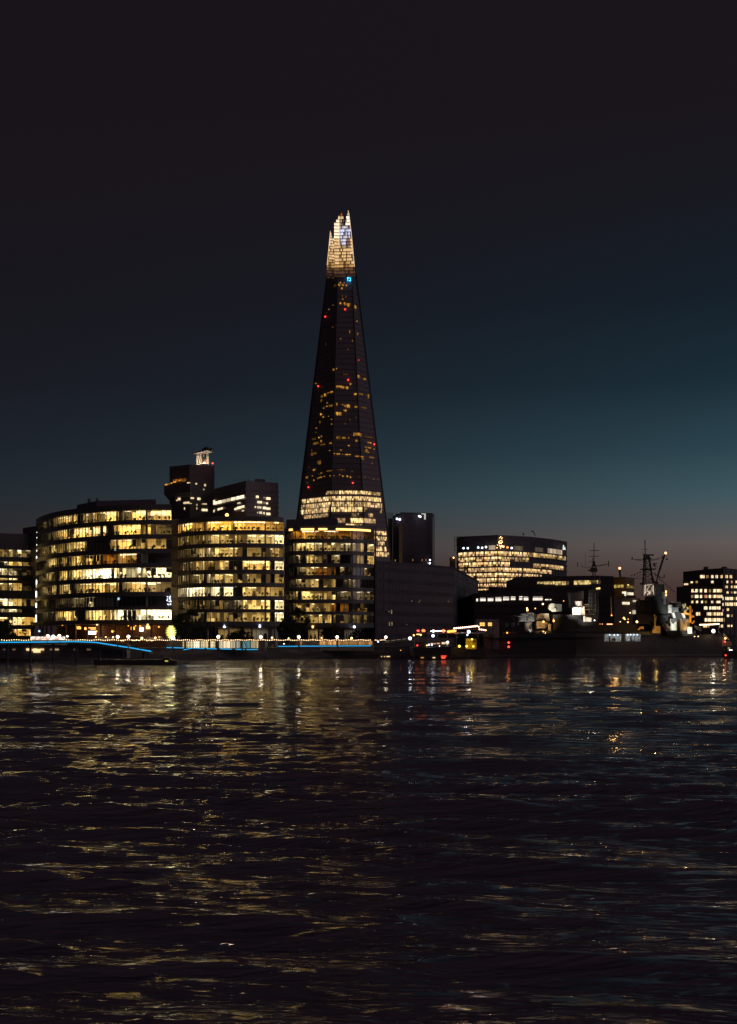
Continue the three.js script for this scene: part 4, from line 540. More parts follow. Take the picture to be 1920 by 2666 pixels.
// ---------------------------------------------------------------- warship moored along the far bank
{
  const d = 338, t = thing('warship', 'grey floodlit warship with two lattice masts and gun turrets moored on the right', 'warship', P(1600, 1710, d).setY(0));
  const b = (name, geo, mat, o) => put(t, name, geo, mat, o);
  const hullTop = 6.4; // deck height above the water
  const plf = (o) => [[1262 + o, 322], [1300, 329 - 0], [1500, 333], [1760, 343], [1880, 352], [1915, 358]].map(([px, dd]) => ({ x: XX(px, dd), z: -dd }));
  const outline = (g, dd) => { const f = plf(0); return [...f, ...f.slice().reverse().map((p) => ({ x: p.x + 3, z: p.z - dd }))]; };
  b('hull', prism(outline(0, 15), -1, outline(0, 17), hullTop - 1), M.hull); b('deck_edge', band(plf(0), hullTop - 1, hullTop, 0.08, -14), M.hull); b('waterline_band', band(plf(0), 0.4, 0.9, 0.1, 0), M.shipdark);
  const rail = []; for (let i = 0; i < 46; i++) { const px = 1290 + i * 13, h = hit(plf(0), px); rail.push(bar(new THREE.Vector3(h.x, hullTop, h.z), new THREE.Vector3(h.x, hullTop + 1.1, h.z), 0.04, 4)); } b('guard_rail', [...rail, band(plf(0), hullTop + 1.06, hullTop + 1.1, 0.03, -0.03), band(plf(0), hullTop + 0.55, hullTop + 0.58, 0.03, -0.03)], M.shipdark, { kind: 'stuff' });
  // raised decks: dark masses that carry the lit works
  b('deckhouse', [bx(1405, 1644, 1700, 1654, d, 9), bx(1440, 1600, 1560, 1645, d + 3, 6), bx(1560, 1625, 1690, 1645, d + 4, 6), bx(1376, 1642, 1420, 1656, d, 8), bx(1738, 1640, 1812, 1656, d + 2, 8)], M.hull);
  const z9 = (x) => 1300 + x / 9.072, y9 = (y) => 1540 + y / 9.072, poly = (pts, fx, fy, dd, th) => { const s = new THREE.Shape(); pts.forEach(([x, y], i) => { const p = P(fx(x), fy(y), dd); s[i ? 'lineTo' : 'moveTo'](p.x, p.y); }); const g = new THREE.ExtrudeGeometry(s, { depth: th, bevelEnabled: true, bevelThickness: 0.05, bevelSize: 0.05, bevelSegments: 1 }); g.translate(0, 0, -dd - th); return g; };
  // lit gun turret, left
  const tur = b('gun_turret', poly([[470, 708], [490, 600], [560, 520], [680, 500], [810, 505], [835, 560], [835, 700], [640, 712]], z9, y9, d, 3.2), M.ship);
  put(tur, 'gun_shield', [poly([[515, 705], [520, 630], [550, 560], [640, 575], [650, 640], [640, 705]], z9, y9, d - 0.6, 0.5), poly([[670, 700], [690, 600], [730, 575], [800, 585], [805, 690]], z9, y9, d - 0.6, 0.5), poly([[565, 525], [660, 505], [662, 540], [620, 550]], z9, y9, d - 0.5, 0.5), poly([[715, 505], [808, 508], [805, 550], [715, 545]], z9, y9, d - 0.5, 0.5)], M.ship);
  put(tur, 'gun_barrel', [bar(P(z9(530), y9(600), d - 1), P(z9(335), y9(572), d - 3), 0.13, 8)], M.ship); put(tur, 'gun_barrel', [bar(P(z9(680), y9(575), d - 1), P(z9(492), y9(530), d - 3), 0.13, 8)], M.ship);
  put(tur, 'gun_mount', [poly([[640, 590], [690, 580], [670, 700], [645, 700]], z9, y9, d - 0.7, 0.2), bar(P(z9(870), y9(540), d - 0.6), P(z9(830), y9(690), d - 0.6), 0.16, 6), bar(P(z9(480), y9(600), d - 0.6), P(z9(480), y9(700), d - 0.6), 0.14, 6)], M.shipdark);
  const tur2 = b('gun_turret', poly([[130, 790], [140, 745], [225, 715], [235, 800], [270, 800], [285, 725], [370, 735], [385, 790], [320, 855], [285, 830], [220, 850]], z9, y9, d + 1, 3), M.shipdark);
  put(tur2, 'gun_barrel', bar(P(z9(70), y9(740), d), P(z9(-10), y9(650), d - 1), 0.1, 6), M.shipdark); put(tur2, 'gun_shield', [bar(P(z9(60), y9(810), d), P(z9(75), y9(735), d), 0.13, 6), bar(P(z9(380), y9(690), d), P(z9(260), y9(560), d), 0.06, 6), bar(P(z9(445), y9(800), d), P(z9(460), y9(730), d), 0.12, 6), bx(z9(140), y9(745), z9(235), y9(840), d, 0.6), bx(z9(280), y9(740), z9(375), y9(840), d, 0.6)], M.ship);
  spot(t, P(1385, 1648, d - 9), P(1372, 1607, d), [0.9, 0.86, 0.74], 85, 0.4);
  // orange lit cylinders and block
  const dr = (px0, px1, y0, y1, dd, m, n = 'barbette', k = 1) => { const r = (px1 - px0) / 2 * dd / K, c = P((px0 + px1) / 2, y1, dd + r); return b(n, cyl(r * k, r, (y1 - y0) * dd / K, c.x, c.y, c.z, 20), m); };
  dr(1366.5, 1385.5, 1620, 1641, d, M.stone); b('locker', bx(1370, 1640, 1377, 1645, d - 0.4, 1), M.stone);
  b('gun_director', poly([[880, 690], [905, 560], [985, 520], [1170, 520], [1185, 700]], z9, y9, d + 2, 3), M.stone); b('gun_director', poly([[880, 870], [900, 705], [1110, 715], [1105, 770], [1045, 870]], z9, y9, d, 2.4), M.stone); b('bracket', poly([[1045, 870], [1140, 730], [1160, 740], [1090, 870]], z9, y9, d - 0.3, 0.3), M.shipdark); dr(1426.5, 1435.5, 1625, 1642.5, d, M.stone);
  spot(t, P(1378, 1655, d - 7), P(1377, 1630, d + 1), [1, 0.6, 0.2], 70, 0.45); spot(t, P(1421, 1650, d - 7), P(1415, 1622, d), [1, 0.58, 0.2], 80, 0.5); b('deck_lamp', ball(0.22, P(1415.5, 1618.5, d - 0.6), 8), M.warm); spot(t, P(1433, 1651, d - 5), P(1431, 1633, d), [1, 0.55, 0.16], 36, 0.35);
  for (const [x, y, r, m] of [[668, 440, 0.3, 'gold'], [660, 400, 0.22, 'warm'], [855, 400, 0.16, 'gold'], [1033, 295, 0.24, 'warm'], [1290, 695, 0.26, 'gold'], [1285, 655, 0.14, 'amber'], [1045, 945, 0.2, 'gold'], [1525, 222, 0.14, 'amber'], [1150, 1022, 0.1, 'cool']]) b('deck_lamp', ball(r, P(z9(x), y9(y), d - 1), 8), M[m]);
  // white block, davit and boat
  b('signal_house', [poly([[1168, 420], [1172, 330], [1240, 285], [1300, 290], [1300, 400], [1345, 405], [1350, 475], [1260, 475], [1240, 430], [1205, 440]], z9, y9, d + 3, 1), bx(z9(1170), y9(330), z9(1300), y9(400), d + 3.4, 2), bx(z9(1240), y9(400), z9(1345), y9(475), d + 2.4, 1)], M.shipwhite);
  b('signal_house', bx(z9(1300), y9(295), z9(1480), y9(470), d + 3.6, 3), M.ship); spot(t, P(1432, 1606, d - 4), P(1437, 1583, d + 3), [1, 1, 0.82], 60, 0.5);
  b('rope_davit', [barPx(z9(860), y9(1085), z9(872), y9(1010), d - 2, 0.1), barPx(z9(872), y9(1010), z9(900), y9(980), d - 2, 0.1)], M.shipwhite); b('ship_boat', [poly([[830, 1090], [960, 1110], [985, 1135], [880, 1112]], z9, y9, d - 3, 1.2), poly([[970, 1130], [1045, 1110], [1000, 1170], [975, 1210], [930, 1215], [965, 1195], [980, 1150]], z9, y9, d - 3, 0.4)], M.shipwhite); b('cabin_light', bx(z9(1018), y9(1000), z9(1048), y9(1065), d - 2.5, 0.2), glow(0.8, 0.95, 1.0)); lamp(t, P(z9(950), y9(1050), d - 6), [0.95, 0.92, 1], 5, 10);
  // funnels
  const z8 = (x) => 1460 + x / 8.165, y8 = (y) => 1500 + y / 8.165;
  b('funnel', [poly([[215, 340], [480, 300], [490, 640], [245, 650]], z8, y8, d + 4, 5)], M.ship); b('funnel_cap', poly([[210, 345], [480, 302], [482, 318], [213, 360]], z8, y8, d + 3.7, 5.6), M.shipdark); spot(t, P(1505, 1598, d - 2), P(1503, 1555, d + 4), [1, 0.82, 0.66], 22, 0.6);
  dr(1497, 1516, 1565.5, 1580.5, d, M.shipwhite, 'director_drum'); b('director_drum', [poly([[258, 820], [250, 680], [380, 660], [390, 820]], z8, y8, d - 0.3, 2), poly([[385, 820], [390, 665], [442, 665], [440, 820]], z8, y8, d, 2), poly([[455, 820], [460, 650], [500, 645], [520, 820]], z8, y8, d + 0.6, 1)], M.shipwhite); b('drum_platform', [bx(1494, 1563.5, 1518, 1565.4, d - 0.6, 3), bx(1489, 1580.4, 1518, 1582, d - 0.6, 3)], M.shipdark); spot(t, P(1499, 1606, d - 4), P(1500, 1592, d), [1, 0.95, 0.82], 62, 0.5); spot(t, P(1512, 1604, d - 6), P(1508, 1573, d), [1, 0.9, 0.72], 40, 0.4);
  b('walkway', [bx(z8(490), y8(592), z8(605), y8(615), d + 2, 1), bx(z8(490), y8(640), z8(605), y8(652), d + 2, 1), bx(z8(510), y8(800), z8(720), y8(812), d + 2, 2)], M.stone); const arch = new THREE.TorusGeometry(0.55, 0.08, 6, 14, Math.PI); const ap = P(z8(560), y8(760), d + 2); arch.scale(1.2, 1.3, 1); arch.translate(ap.x, ap.y, ap.z); b('arch_frame', arch, M.stone); lamp(t, P(1527, 1590, d - 1), [1, 0.5, 0.1], 5, 8);
  // after mast
  const la = []; { const L = (x0, y0, x1, y1, r = 0.07) => la.push(barPx(x0, y0, x1, y1, d + 3, r)); const xa = (y) => 1534.5 - (y - 1537) * 0.02, xb = (y) => 1549.5 + (y - 1537) * 0.02; L(xa(1537), 1537, xa(1598), 1598, 0.11); L(xb(1537), 1537, xb(1598), 1598, 0.11); L(1541, 1540, 1541, 1598); for (let y = 1537; y < 1595; y += 10) { L(xa(y), y, xb(y), y); L(xa(y), y, xb(y + 10), y + 10, 0.05); L(xb(y), y, xa(y + 10), y + 10, 0.05); } L(1551, 1540, 1556, 1598, 0.06); L(1556, 1538, 1559, 1598, 0.06); }
  b('mast_lattice', la, M.ship, { kind: 'stuff' }); lamp(t, P(1540, 1604, d - 3), [1, 0.85, 0.7], 7, 8);
  const mm = []; { const L = (x0, y0, x1, y1, r = 0.07) => mm.push(barPx(x0, y0, x1, y1, d + 3, r)); L(1547, 1413, 1547, 1540, 0.1); L(1544, 1452, 1543, 1540, 0.1); L(1550, 1470, 1551, 1540, 0.1); L(1534.5, 1433.5, 1560, 1433, 0.09); L(1534.5, 1448.5, 1559.5, 1448, 0.09); L(1512, 1473, 1528, 1479, 0.06); L(1528, 1479, 1545, 1474, 0.06); L(1545, 1474, 1585, 1469, 0.09); L(1552, 1476, 1576, 1471, 0.05); L(1534, 1461, 1547, 1464, 0.07); L(1585, 1460, 1585.5, 1475, 0.13); L(1504, 1464, 1504, 1476, 0.1); L(1525, 1436, 1525, 1474, 0.03); L(1531, 1485, 1556, 1484, 0.2); L(1538, 1490, 1545, 1464, 0.09); L(1556, 1488, 1549, 1464, 0.09); } b('after_mast', mm, M.mast); b('mast_drum', [bx(1544.5, 1461, 1550, 1474, d + 2.5, 0.7), bx(1539, 1478, 1555, 1489, d + 2.6, 0.8)], M.mast);
  // open gun deck lit white from inside
  const bay = (px0, px1, y0, y1, dd) => { const a = P(px0, y1, dd), c = P(px1, y0, dd), w = c.x - a.x, h = c.y - a.y, x = (a.x + c.x) / 2, y = (a.y + c.y) / 2; const m = b('open_bay', [box(w, h, 0.1, x, y, a.z - 1.6), box(w, 0.1, 1.6, x, a.y, a.z - 0.8), box(0.1, h, 1.6, a.x, y, a.z - 0.8), box(0.1, h, 1.6, c.x, y, a.z - 0.8)], M.shipwhite); put(m, 'bay_roof', box(w + 0.2, 0.12, 1.9, x, c.y + 0.08, a.z - 0.85), M.shipdark); return { m, a, c, x, y, w, h }; };
  for (const [px0, px1, y0, y1, ls, k] of [[1574.5, 1617.5, 1651, 1670, [1588, 1600, 1609], 1.5], [1630.5, 1668, 1650.5, 1669.5, [1635, 1642.5, 1651, 1659.5], 1.0]]) { const { m } = bay(px0, px1, y0, y1, 327); for (const px of ls) { put(m, 'bay_light', ball(0.16, P(px, y0 + 2, 326.6), 8), M.cool); lamp(m, P(px, y0 + 3.5, 326.7), [0.8, 0.95, 1], k * 0.9, 5); } put(m, 'bay_post', [bx((px0 + px1) / 2 + 3, y0, (px0 + px1) / 2 + 4, y1, 326.8, 0.2), bx(px0 + 11, y0 + 5, px0 + 15, y1, 326.7, 0.2), bar(P(px0 + 5, y0 + 9, 326.6), P(px0 + 20, y0 + 17, 326.6), 0.09, 6)], M.shipdark); if (px0 < 1600) put(m, 'life_ring', bx(1594, 1662, 1604, 1668.5, 326.5, 0.2), flat(0.6, 0.2, 0.04)); }
  for (const [x, y, r, k] of [[1051, 1022, 0.5, 'gold'], [888, 1018, 0.12, 'amber'], [840, 1018, 0.1, 'amber'], [1345, 890, 0.28, 'gold'], [1365, 915, 0.2, 'gold'], [1437, 912, 0.14, 'amber'], [1432, 978, 0.22, 'gold'], [1270, 970, 0.12, 'warm'], [723, 938, 0.16, 'white'], [1624, 970, 0.3, 'warm'], [1480, 780, 0.16, 'warm']]) { if (x === 1051) { b('deck_strip_light', bx(z8(985), y8(1010), z8(1105), y8(1032), d - 1, 0.2), glow(2.2, 0.95, 0.45)); continue; } b('deck_lamp', ball(r, P(z8(x), y8(y), d - 1), 8), M[k]); }
  b('boat_cabin', [bx(z8(485), y8(842), z8(530), y8(970), d - 0.5, 1), poly([[545, 960], [545, 870], [630, 880], [660, 900], [650, 965]], z8, y8, d, 1.5)], M.shipwhite); spot(t, P(1534, 1632, d - 4), P(1530, 1612, d), [1, 0.9, 0.72], 26, 0.5);
  b('derrick_pole', bar(P(1590, 1552, d + 1), P(1593, 1603, d + 1), 0.2, 8), M.stone); b('deck_lamp', ball(0.2, P(1593, 1602, d + 0.4), 6), M.amber); lamp(t, P(1592.5, 1600, d - 0.8), [1, 0.45, 0.1], 3, 5);
  // foremast
  const fm = [], ft = []; { const L = (x0, y0, x1, y1, r = 0.09, dd = d + 2, to = fm) => to.push(barPx(x0, y0, x1, y1, dd, r)); const xl = (y) => 1678.5 - (y - 1443) * 0.045, xr = (y) => 1690 + (y - 1448) * 0.155;
    L(1679.5, 1405, 1680.5, 1445, 0.13); L(1671, 1430, 1688, 1430.5, 0.05); L(xl(1443), 1443, xl(1520), 1520, 0.26); L(xl(1443) + 4.5, 1445, xl(1520) + 5, 1520, 0.14); L(xr(1450), 1450, xr(1520), 1520, 0.26); L(xr(1450) + 2.5, 1478, xr(1520) + 4, 1520, 0.18);
    for (let y = 1450; y < 1518; y += 11.5) { L(xl(y), y, xr(y + 11), y + 11, 0.08); L(xr(y), y, xl(y + 11), y + 11, 0.08); L(xl(y), y, xr(y), y, 0.1); }
    L(1651, 1457, 1678, 1460.5, 0.07); L(1651, 1457, 1690, 1456, 0.08); L(1692, 1458, 1726, 1452.5, 0.08); L(1694, 1461, 1716, 1455, 0.05); L(1646.5, 1450, 1646.5, 1458, 0.16); L(1725, 1446, 1725, 1453, 0.14); L(1674, 1437, 1679, 1447, 0.05);
    L(1650, 1507, 1674, 1505, 0.07); L(1651, 1507, 1674, 1495, 0.05); L(1702, 1492, 1723, 1504, 0.1); L(1723, 1504, 1731, 1503, 0.1); L(1730, 1496, 1730, 1503, 0.13); L(1707, 1504, 1722, 1502, 0.05); L(1700, 1474, 1712, 1474, 0.05); L(1708, 1474, 1708, 1481, 0.08);
    for (const [a, b2, c, e, r] of [[1678, 1550, 1680.5, 1522, 0.22], [1681, 1545, 1692, 1523, 0.16], [1685.5, 1540, 1694, 1538, 0.2], [1686, 1549, 1692.5, 1540, 0.2], [1691, 1548, 1693, 1538, 0.2], [1696, 1530, 1700, 1540, 0.1], [1702, 1548, 1701, 1523, 0.15], [1684, 1523, 1700, 1522, 0.1], [1695, 1546, 1699, 1526, 0.08]]) L(a, b2, c, e, r, d + 2, ft); }
  b('fore_mast', fm, M.mast); b('mast_foot', ft, M.shipwhite); b('mast_leg', [barPx(1674.5, 1518, 1672.5, 1552, d + 2, 0.2), barPx(1704, 1520, 1706, 1550, d + 3, 0.2)], M.mast); b('mast_platform', [bx(1673, 1480, 1709, 1482, d + 1, 3), bx(1673, 1516.5, 1708, 1521, d + 1, 3), bx(1678, 1452, 1697, 1455, d + 1.5, 2)], M.mast); b('radar', [bx(1675.5, 1443, 1703, 1446.5, d + 1, 0.6), bx(1686, 1447, 1692, 1451, d + 1.2, 1)], M.mast); b('radar', [bx(1699, 1466.5, 1712, 1468, d + 1, 0.6), bx(1703, 1468, 1707, 1474, d + 1.3, 0.6)], M.mast); spot(t, P(1690, 1560, d - 3), P(1690, 1534, d + 2), [1, 0.86, 0.66], 42, 0.45);
  const fl = [], ln = []; const line = (pts) => { const c = new THREE.CatmullRomCurve3(pts.map(([x, y]) => P(x, y, d + 1.5))); ln.push(new THREE.TubeGeometry(c, 20, 0.03, 4)); const n = Math.round(c.getLength() / 0.75); for (let i = 1; i < n; i++) { const p = c.getPointAt(i / n), s = new THREE.Shape(); s.moveTo(-0.22, 0); s.lineTo(0.22, 0); s.lineTo(rr(-0.1, 0.1), -0.62); const g = new THREE.ExtrudeGeometry(s, { depth: 0.02, bevelEnabled: false }); g.rotateY(rr(-0.8, 0.8)); g.translate(p.x, p.y, p.z); fl.push(g); } }; line([[1674, 1485], [1655, 1494], [1638, 1500]]); line([[1703, 1491], [1722, 1509], [1740, 1526], [1760, 1543]]); b('bunting', fl, M.mast, { kind: 'stuff' }); b('bunting_line', ln, M.mast, { kind: 'stuff' });
  // bridge and fore part
  const z6 = (x) => 1680 + x / 6.804, y6 = (y) => 1540 + y / 6.804, pz = (pts, dd, th) => poly(pts, z6, y6, dd, th);
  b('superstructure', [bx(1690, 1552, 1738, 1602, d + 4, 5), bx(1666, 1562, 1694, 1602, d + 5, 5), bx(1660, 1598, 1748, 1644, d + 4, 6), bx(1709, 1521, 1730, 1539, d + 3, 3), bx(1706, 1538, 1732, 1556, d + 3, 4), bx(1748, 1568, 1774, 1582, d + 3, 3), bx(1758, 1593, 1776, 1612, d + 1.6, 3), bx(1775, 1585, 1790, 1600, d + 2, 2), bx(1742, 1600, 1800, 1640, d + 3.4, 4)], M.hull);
  dr(1724, 1736.5, 1541, 1559, d + 1, M.ship, 'director_tower'); b('bridge_window_light', bx(1733.5, 1537.5, 1736.5, 1544, d + 0.6, 0.3), M.gold); b('bridge_window_light', bx(1734, 1547, 1736.5, 1551.5, d + 0.6, 0.3), M.gold); dr(1727, 1734, 1560, 1573, d + 1, M.ship, 'director_tower');
  dr(1740, 1749.5, 1575, 1596, d, M.shipwhite, 'bridge_wing', 1.1); b('bridge_front', bx(1750, 1581.5, 1767, 1593, d, 1.5), M.ship); b('bridge_roof', bx(1747, 1566.5, 1773, 1568.5, d, 3), M.ship); b('bridge_panel', pz([[480, 380], [515, 375], [545, 465], [505, 470]], d, 0.5), M.shipwhite); b('bridge_panel', pz([[650, 385], [690, 380], [720, 470], [685, 480]], d, 0.5), M.shipwhite); b('bridge_rail', bar(P(z6(475), y6(350), d - 0.8), P(z6(530), y6(308), d - 0.8), 0.08, 6), M.shipdark);
  dr(1745, 1762.5, 1611, 1641, d - 0.4, M.shipwhite, 'gun_base'); dr(1771, 1796, 1611, 1641, d - 0.4, M.stone, 'gun_base'); dr(1790.5, 1803, 1632, 1649.5, d - 2, M.shipwhite, 'gun_base'); b('gusset', [pz([[475, 540], [470, 485], [590, 490], [500, 570]], d - 0.9, 0.4), pz([[660, 490], [760, 485], [690, 560]], d - 0.9, 0.4)], M.shipdark);
  for (const [x, y, tx, ty, c, k] of [[1752, 1655, 1753, 1626, [0.9, 1, 0.86], 46], [1783, 1655, 1783, 1626, [1, 0.55, 0.12], 40], [1797, 1656, 1797, 1641, [1, 0.96, 0.8], 36], [1746, 1606, 1745, 1586, [0.92, 1, 0.95], 26], [1756, 1616, 1755, 1602, [0.95, 1, 1], 30], [1781, 1616, 1780, 1602, [0.95, 1, 1], 30], [1734, 1566, 1731, 1550, [0.8, 0.9, 1], 9]]) spot(t, P(x, y, d - 6), P(tx, ty, d), c, k * 1.5, 0.36);
  b('orange_mast', [bx(1796, 1577, 1800.5, 1621, d - 1, 0.5), pz([[830, 300], [850, 350], [828, 372]], d - 1, 0.4), pz([[695, 350], [725, 345], [735, 375], [790, 385], [785, 415], [735, 405], [700, 385]], d - 1.1, 0.4), bx(1801, 1602, 1808, 1608, d - 1, 0.6), pz([[830, 560], [860, 515], [880, 525], [850, 575]], d - 1, 0.4), pz([[780, 470], [820, 420], [822, 445], [790, 490]], d - 1.1, 0.3)], flat(0.7, 0.36, 0.06)); spot(t, P(1800, 1636, d - 6), P(1798, 1598, d - 1), [1, 0.6, 0.15], 34, 0.5);
  b('searchlight_frame', [pz([[660, 235], [672, 225], [705, 285], [690, 295]], d - 0.6, 0.3), pz([[695, 225], [715, 208], [725, 260], [705, 275]], d - 0.6, 0.3), pz([[735, 280], [765, 275], [770, 310], [745, 312]], d - 0.6, 0.3), bar(P(z6(700), y6(330), d - 0.6), P(z6(745), y6(330), d - 0.6), 0.12, 6)], M.shipwhite); spot(t, P(1786, 1596, d - 5), P(1785, 1577, d), [0.85, 0.95, 0.5], 12, 0.35);
  b('gun_turret', pz([[900, 610], [985, 600], [1000, 690], [975, 690], [920, 640]], d - 1, 1.5), M.stone); lamp(t, P(1822, 1647, d - 4), [1, 0.7, 0.5], 3, 8);
  b('deck_crane', [bx(1704, 1630, 1720, 1640, d - 2, 1.4), bx(1707, 1641, 1720, 1648.5, d - 2, 1.4), pz([[130, 735], [140, 675], [185, 675], [200, 735]], d - 2.2, 0.6), bar(P(1704.5, 1600, d - 1), P(1706, 1632, d - 1.6), 0.22, 6), bar(P(1709, 1604, d - 1), P(1708, 1620, d - 1), 0.1, 6)], flat(0.6, 0.42, 0.16)); lamp(t, P(1709, 1646, d - 6), [1, 0.6, 0.18], 22, 8);
  b('deck_ladder', [bar(P(z6(345), y6(545), d), P(z6(450), y6(650), d), 0.14, 4), bar(P(z6(300), y6(590), d), P(z6(400), y6(730), d), 0.14, 4), ...[0, 1, 2, 3, 4, 5, 6].map((i) => bar(P(z6(338 + i * 15), y6(555 + i * 15), d), P(z6(302 + i * 14), y6(602 + i * 18), d), 0.08, 4))], M.wood2); b('raft', pz([[-128, 680], [-90, 630], [-30, 615], [-20, 665], [-60, 660], [-105, 665], [-80, 680]], d - 3, 0.5), flat(0.7, 0.4, 0.1)); lamp(t, P(1668, 1640, d - 6), [1, 0.6, 0.15], 7, 6);
  b('hull_lamp', ball(0.14, P(1809, 1657, 343), 6), M.warm); b('hull_lamp', ball(0.14, P(1818.5, 1657, 343), 6), M.warm);
  b('stern_lamp', ball(0.3, P(1325, 1673, 327), 8), M.red); b('stern_lamp', ball(0.3, P(1325, 1684, 327), 8), M.red);
  b('canopy', [bx(1310, 1646, 1345, 1648, 326, 3), ...[0, 1, 2, 3, 4, 5, 6].map((i) => bx(1311 + i * 5.5, 1648, 1311.6 + i * 5.5, 1668, 326, 0.1))], M.wood2); b('deck_lamp', ball(0.22, P(1321, 1647.5, 325), 6), M.amber); lamp(t, P(1322, 1650, 324), [1, 0.5, 0.1], 1.6, 5);
}
// things beyond the bow
{
  const d = 360; const s = thing('string_light', 'bright straight string of warm bulbs on the quay at the far right', 'string lights', P(1848, 1625, d), 'strings of bulbs by the water'); const bb = []; for (let i = 0; i < 22; i++) { const f = i / 21; put(s, 'bulb', ball(0.17, P(1823 + 49 * f, 1626.4 - 2 * f + 0.5 * Math.sin(f * 3.1), d), 6), M.bulb); } put(s, 'cable', barPx(1823, 1625.6, 1872, 1623.6, d, 0.03), M.mast); put(s, 'pole', [barPx(1823, 1625, 1823, 1685, d, 0.07), barPx(1872, 1623, 1872, 1685, d, 0.07)], M.mast);
  const l = thing('floodlight', 'single glaring white floodlight on the quay at the far right', 'floodlight', P(1858, 1690, d)); put(l, 'lamp_post', barPx(1858, 1690, 1858, 1644, d, 0.09), M.mast); put(l, 'flood_lamp', ball(0.5, P(1858, 1643, d), 12), glow(9, 8, 6.4)); lamp(l, P(1858, 1643, d - 0.8), [1, 0.88, 0.7], 12, 25);
  const w = thing('work_boat', 'small workboat with a slanted boom at the far right edge', 'boat', P(1887, 1695, 352).setY(0)), dd = 352, hull = new THREE.Shape(); [[1862, 1684], [1912, 1682], [1906, 1708], [1868, 1708]].forEach(([x, y], i) => { const p = P(x, y, dd); hull[i ? 'lineTo' : 'moveTo'](p.x, p.y); }); const hg = new THREE.ExtrudeGeometry(hull, { depth: 4, bevelEnabled: true, bevelSize: 0.1, bevelThickness: 0.2, bevelSegments: 1 }); hg.translate(0, 0, -dd - 4); put(w, 'hull', hg, M.shipdark); put(w, 'cabin', [bx(1872, 1660.5, 1885, 1670, dd, 2.5), bx(1869, 1670, 1906, 1684, dd, 3)], M.stone); put(w, 'cabin_window', [bx(1874, 1662, 1877, 1665.5, dd - 0.08, 0.1), bx(1879, 1662, 1883, 1665.5, dd - 0.08, 0.1)], M.shipdark); put(w, 'boom', [barPx(1884, 1649, 1900, 1666, dd, 0.12), barPx(1885, 1654, 1888, 1668, dd, 0.08), barPx(1884, 1649, 1886, 1658, dd, 0.08), barPx(1887, 1660, 1900, 1667, dd, 0.1), barPx(1877, 1649, 1881, 1654, dd, 0.08)], M.shipwhite); put(w, 'deck_lamp', ball(0.24, P(1889, 1662, dd - 0.5), 8), M.warm); put(w, 'port_light', ball(0.26, P(1888, 1671, dd - 0.5), 8), M.red); put(w, 'starboard_light', ball(0.14, P(1869.5, 1671, dd - 0.5), 8), M.cyan); lamp(w, P(1886, 1657, dd - 4), [1, 0.62, 0.3], 7, 10);
  const m = thing('motor_boat', 'tiny dark motorboat with three white lights at the right edge', 'boat', P(1902, 1702, 325).setY(0)); const mh = new THREE.Shape(); [[1890, 1695], [1925, 1694], [1920, 1712], [1895, 1713]].forEach(([x, y], i) => { const p = P(x, y, 325); mh[i ? 'lineTo' : 'moveTo'](p.x, p.y); }); const mg = new THREE.ExtrudeGeometry(mh, { depth: 3, bevelEnabled: true, bevelSize: 0.1, bevelThickness: 0.2, bevelSegments: 1 }); mg.translate(0, 0, -328); put(m, 'hull', mg, M.shipdark); put(m, 'cabin', bx(1894, 1686, 1912, 1695, 326, 1.6), M.shipdark); for (const x of [1900, 1903, 1906]) put(m, 'cabin_light', ball(0.12, P(x, 1692.5, 325.4), 6), M.white); put(m, 'cabin_light', bx(1896, 1686.5, 1901, 1688, 325.7, 0.1), glow(0.7, 0.7, 0.6)); put(m, 'stern_light', ball(0.22, P(1890, 1706, 324.6), 6), M.red);
}

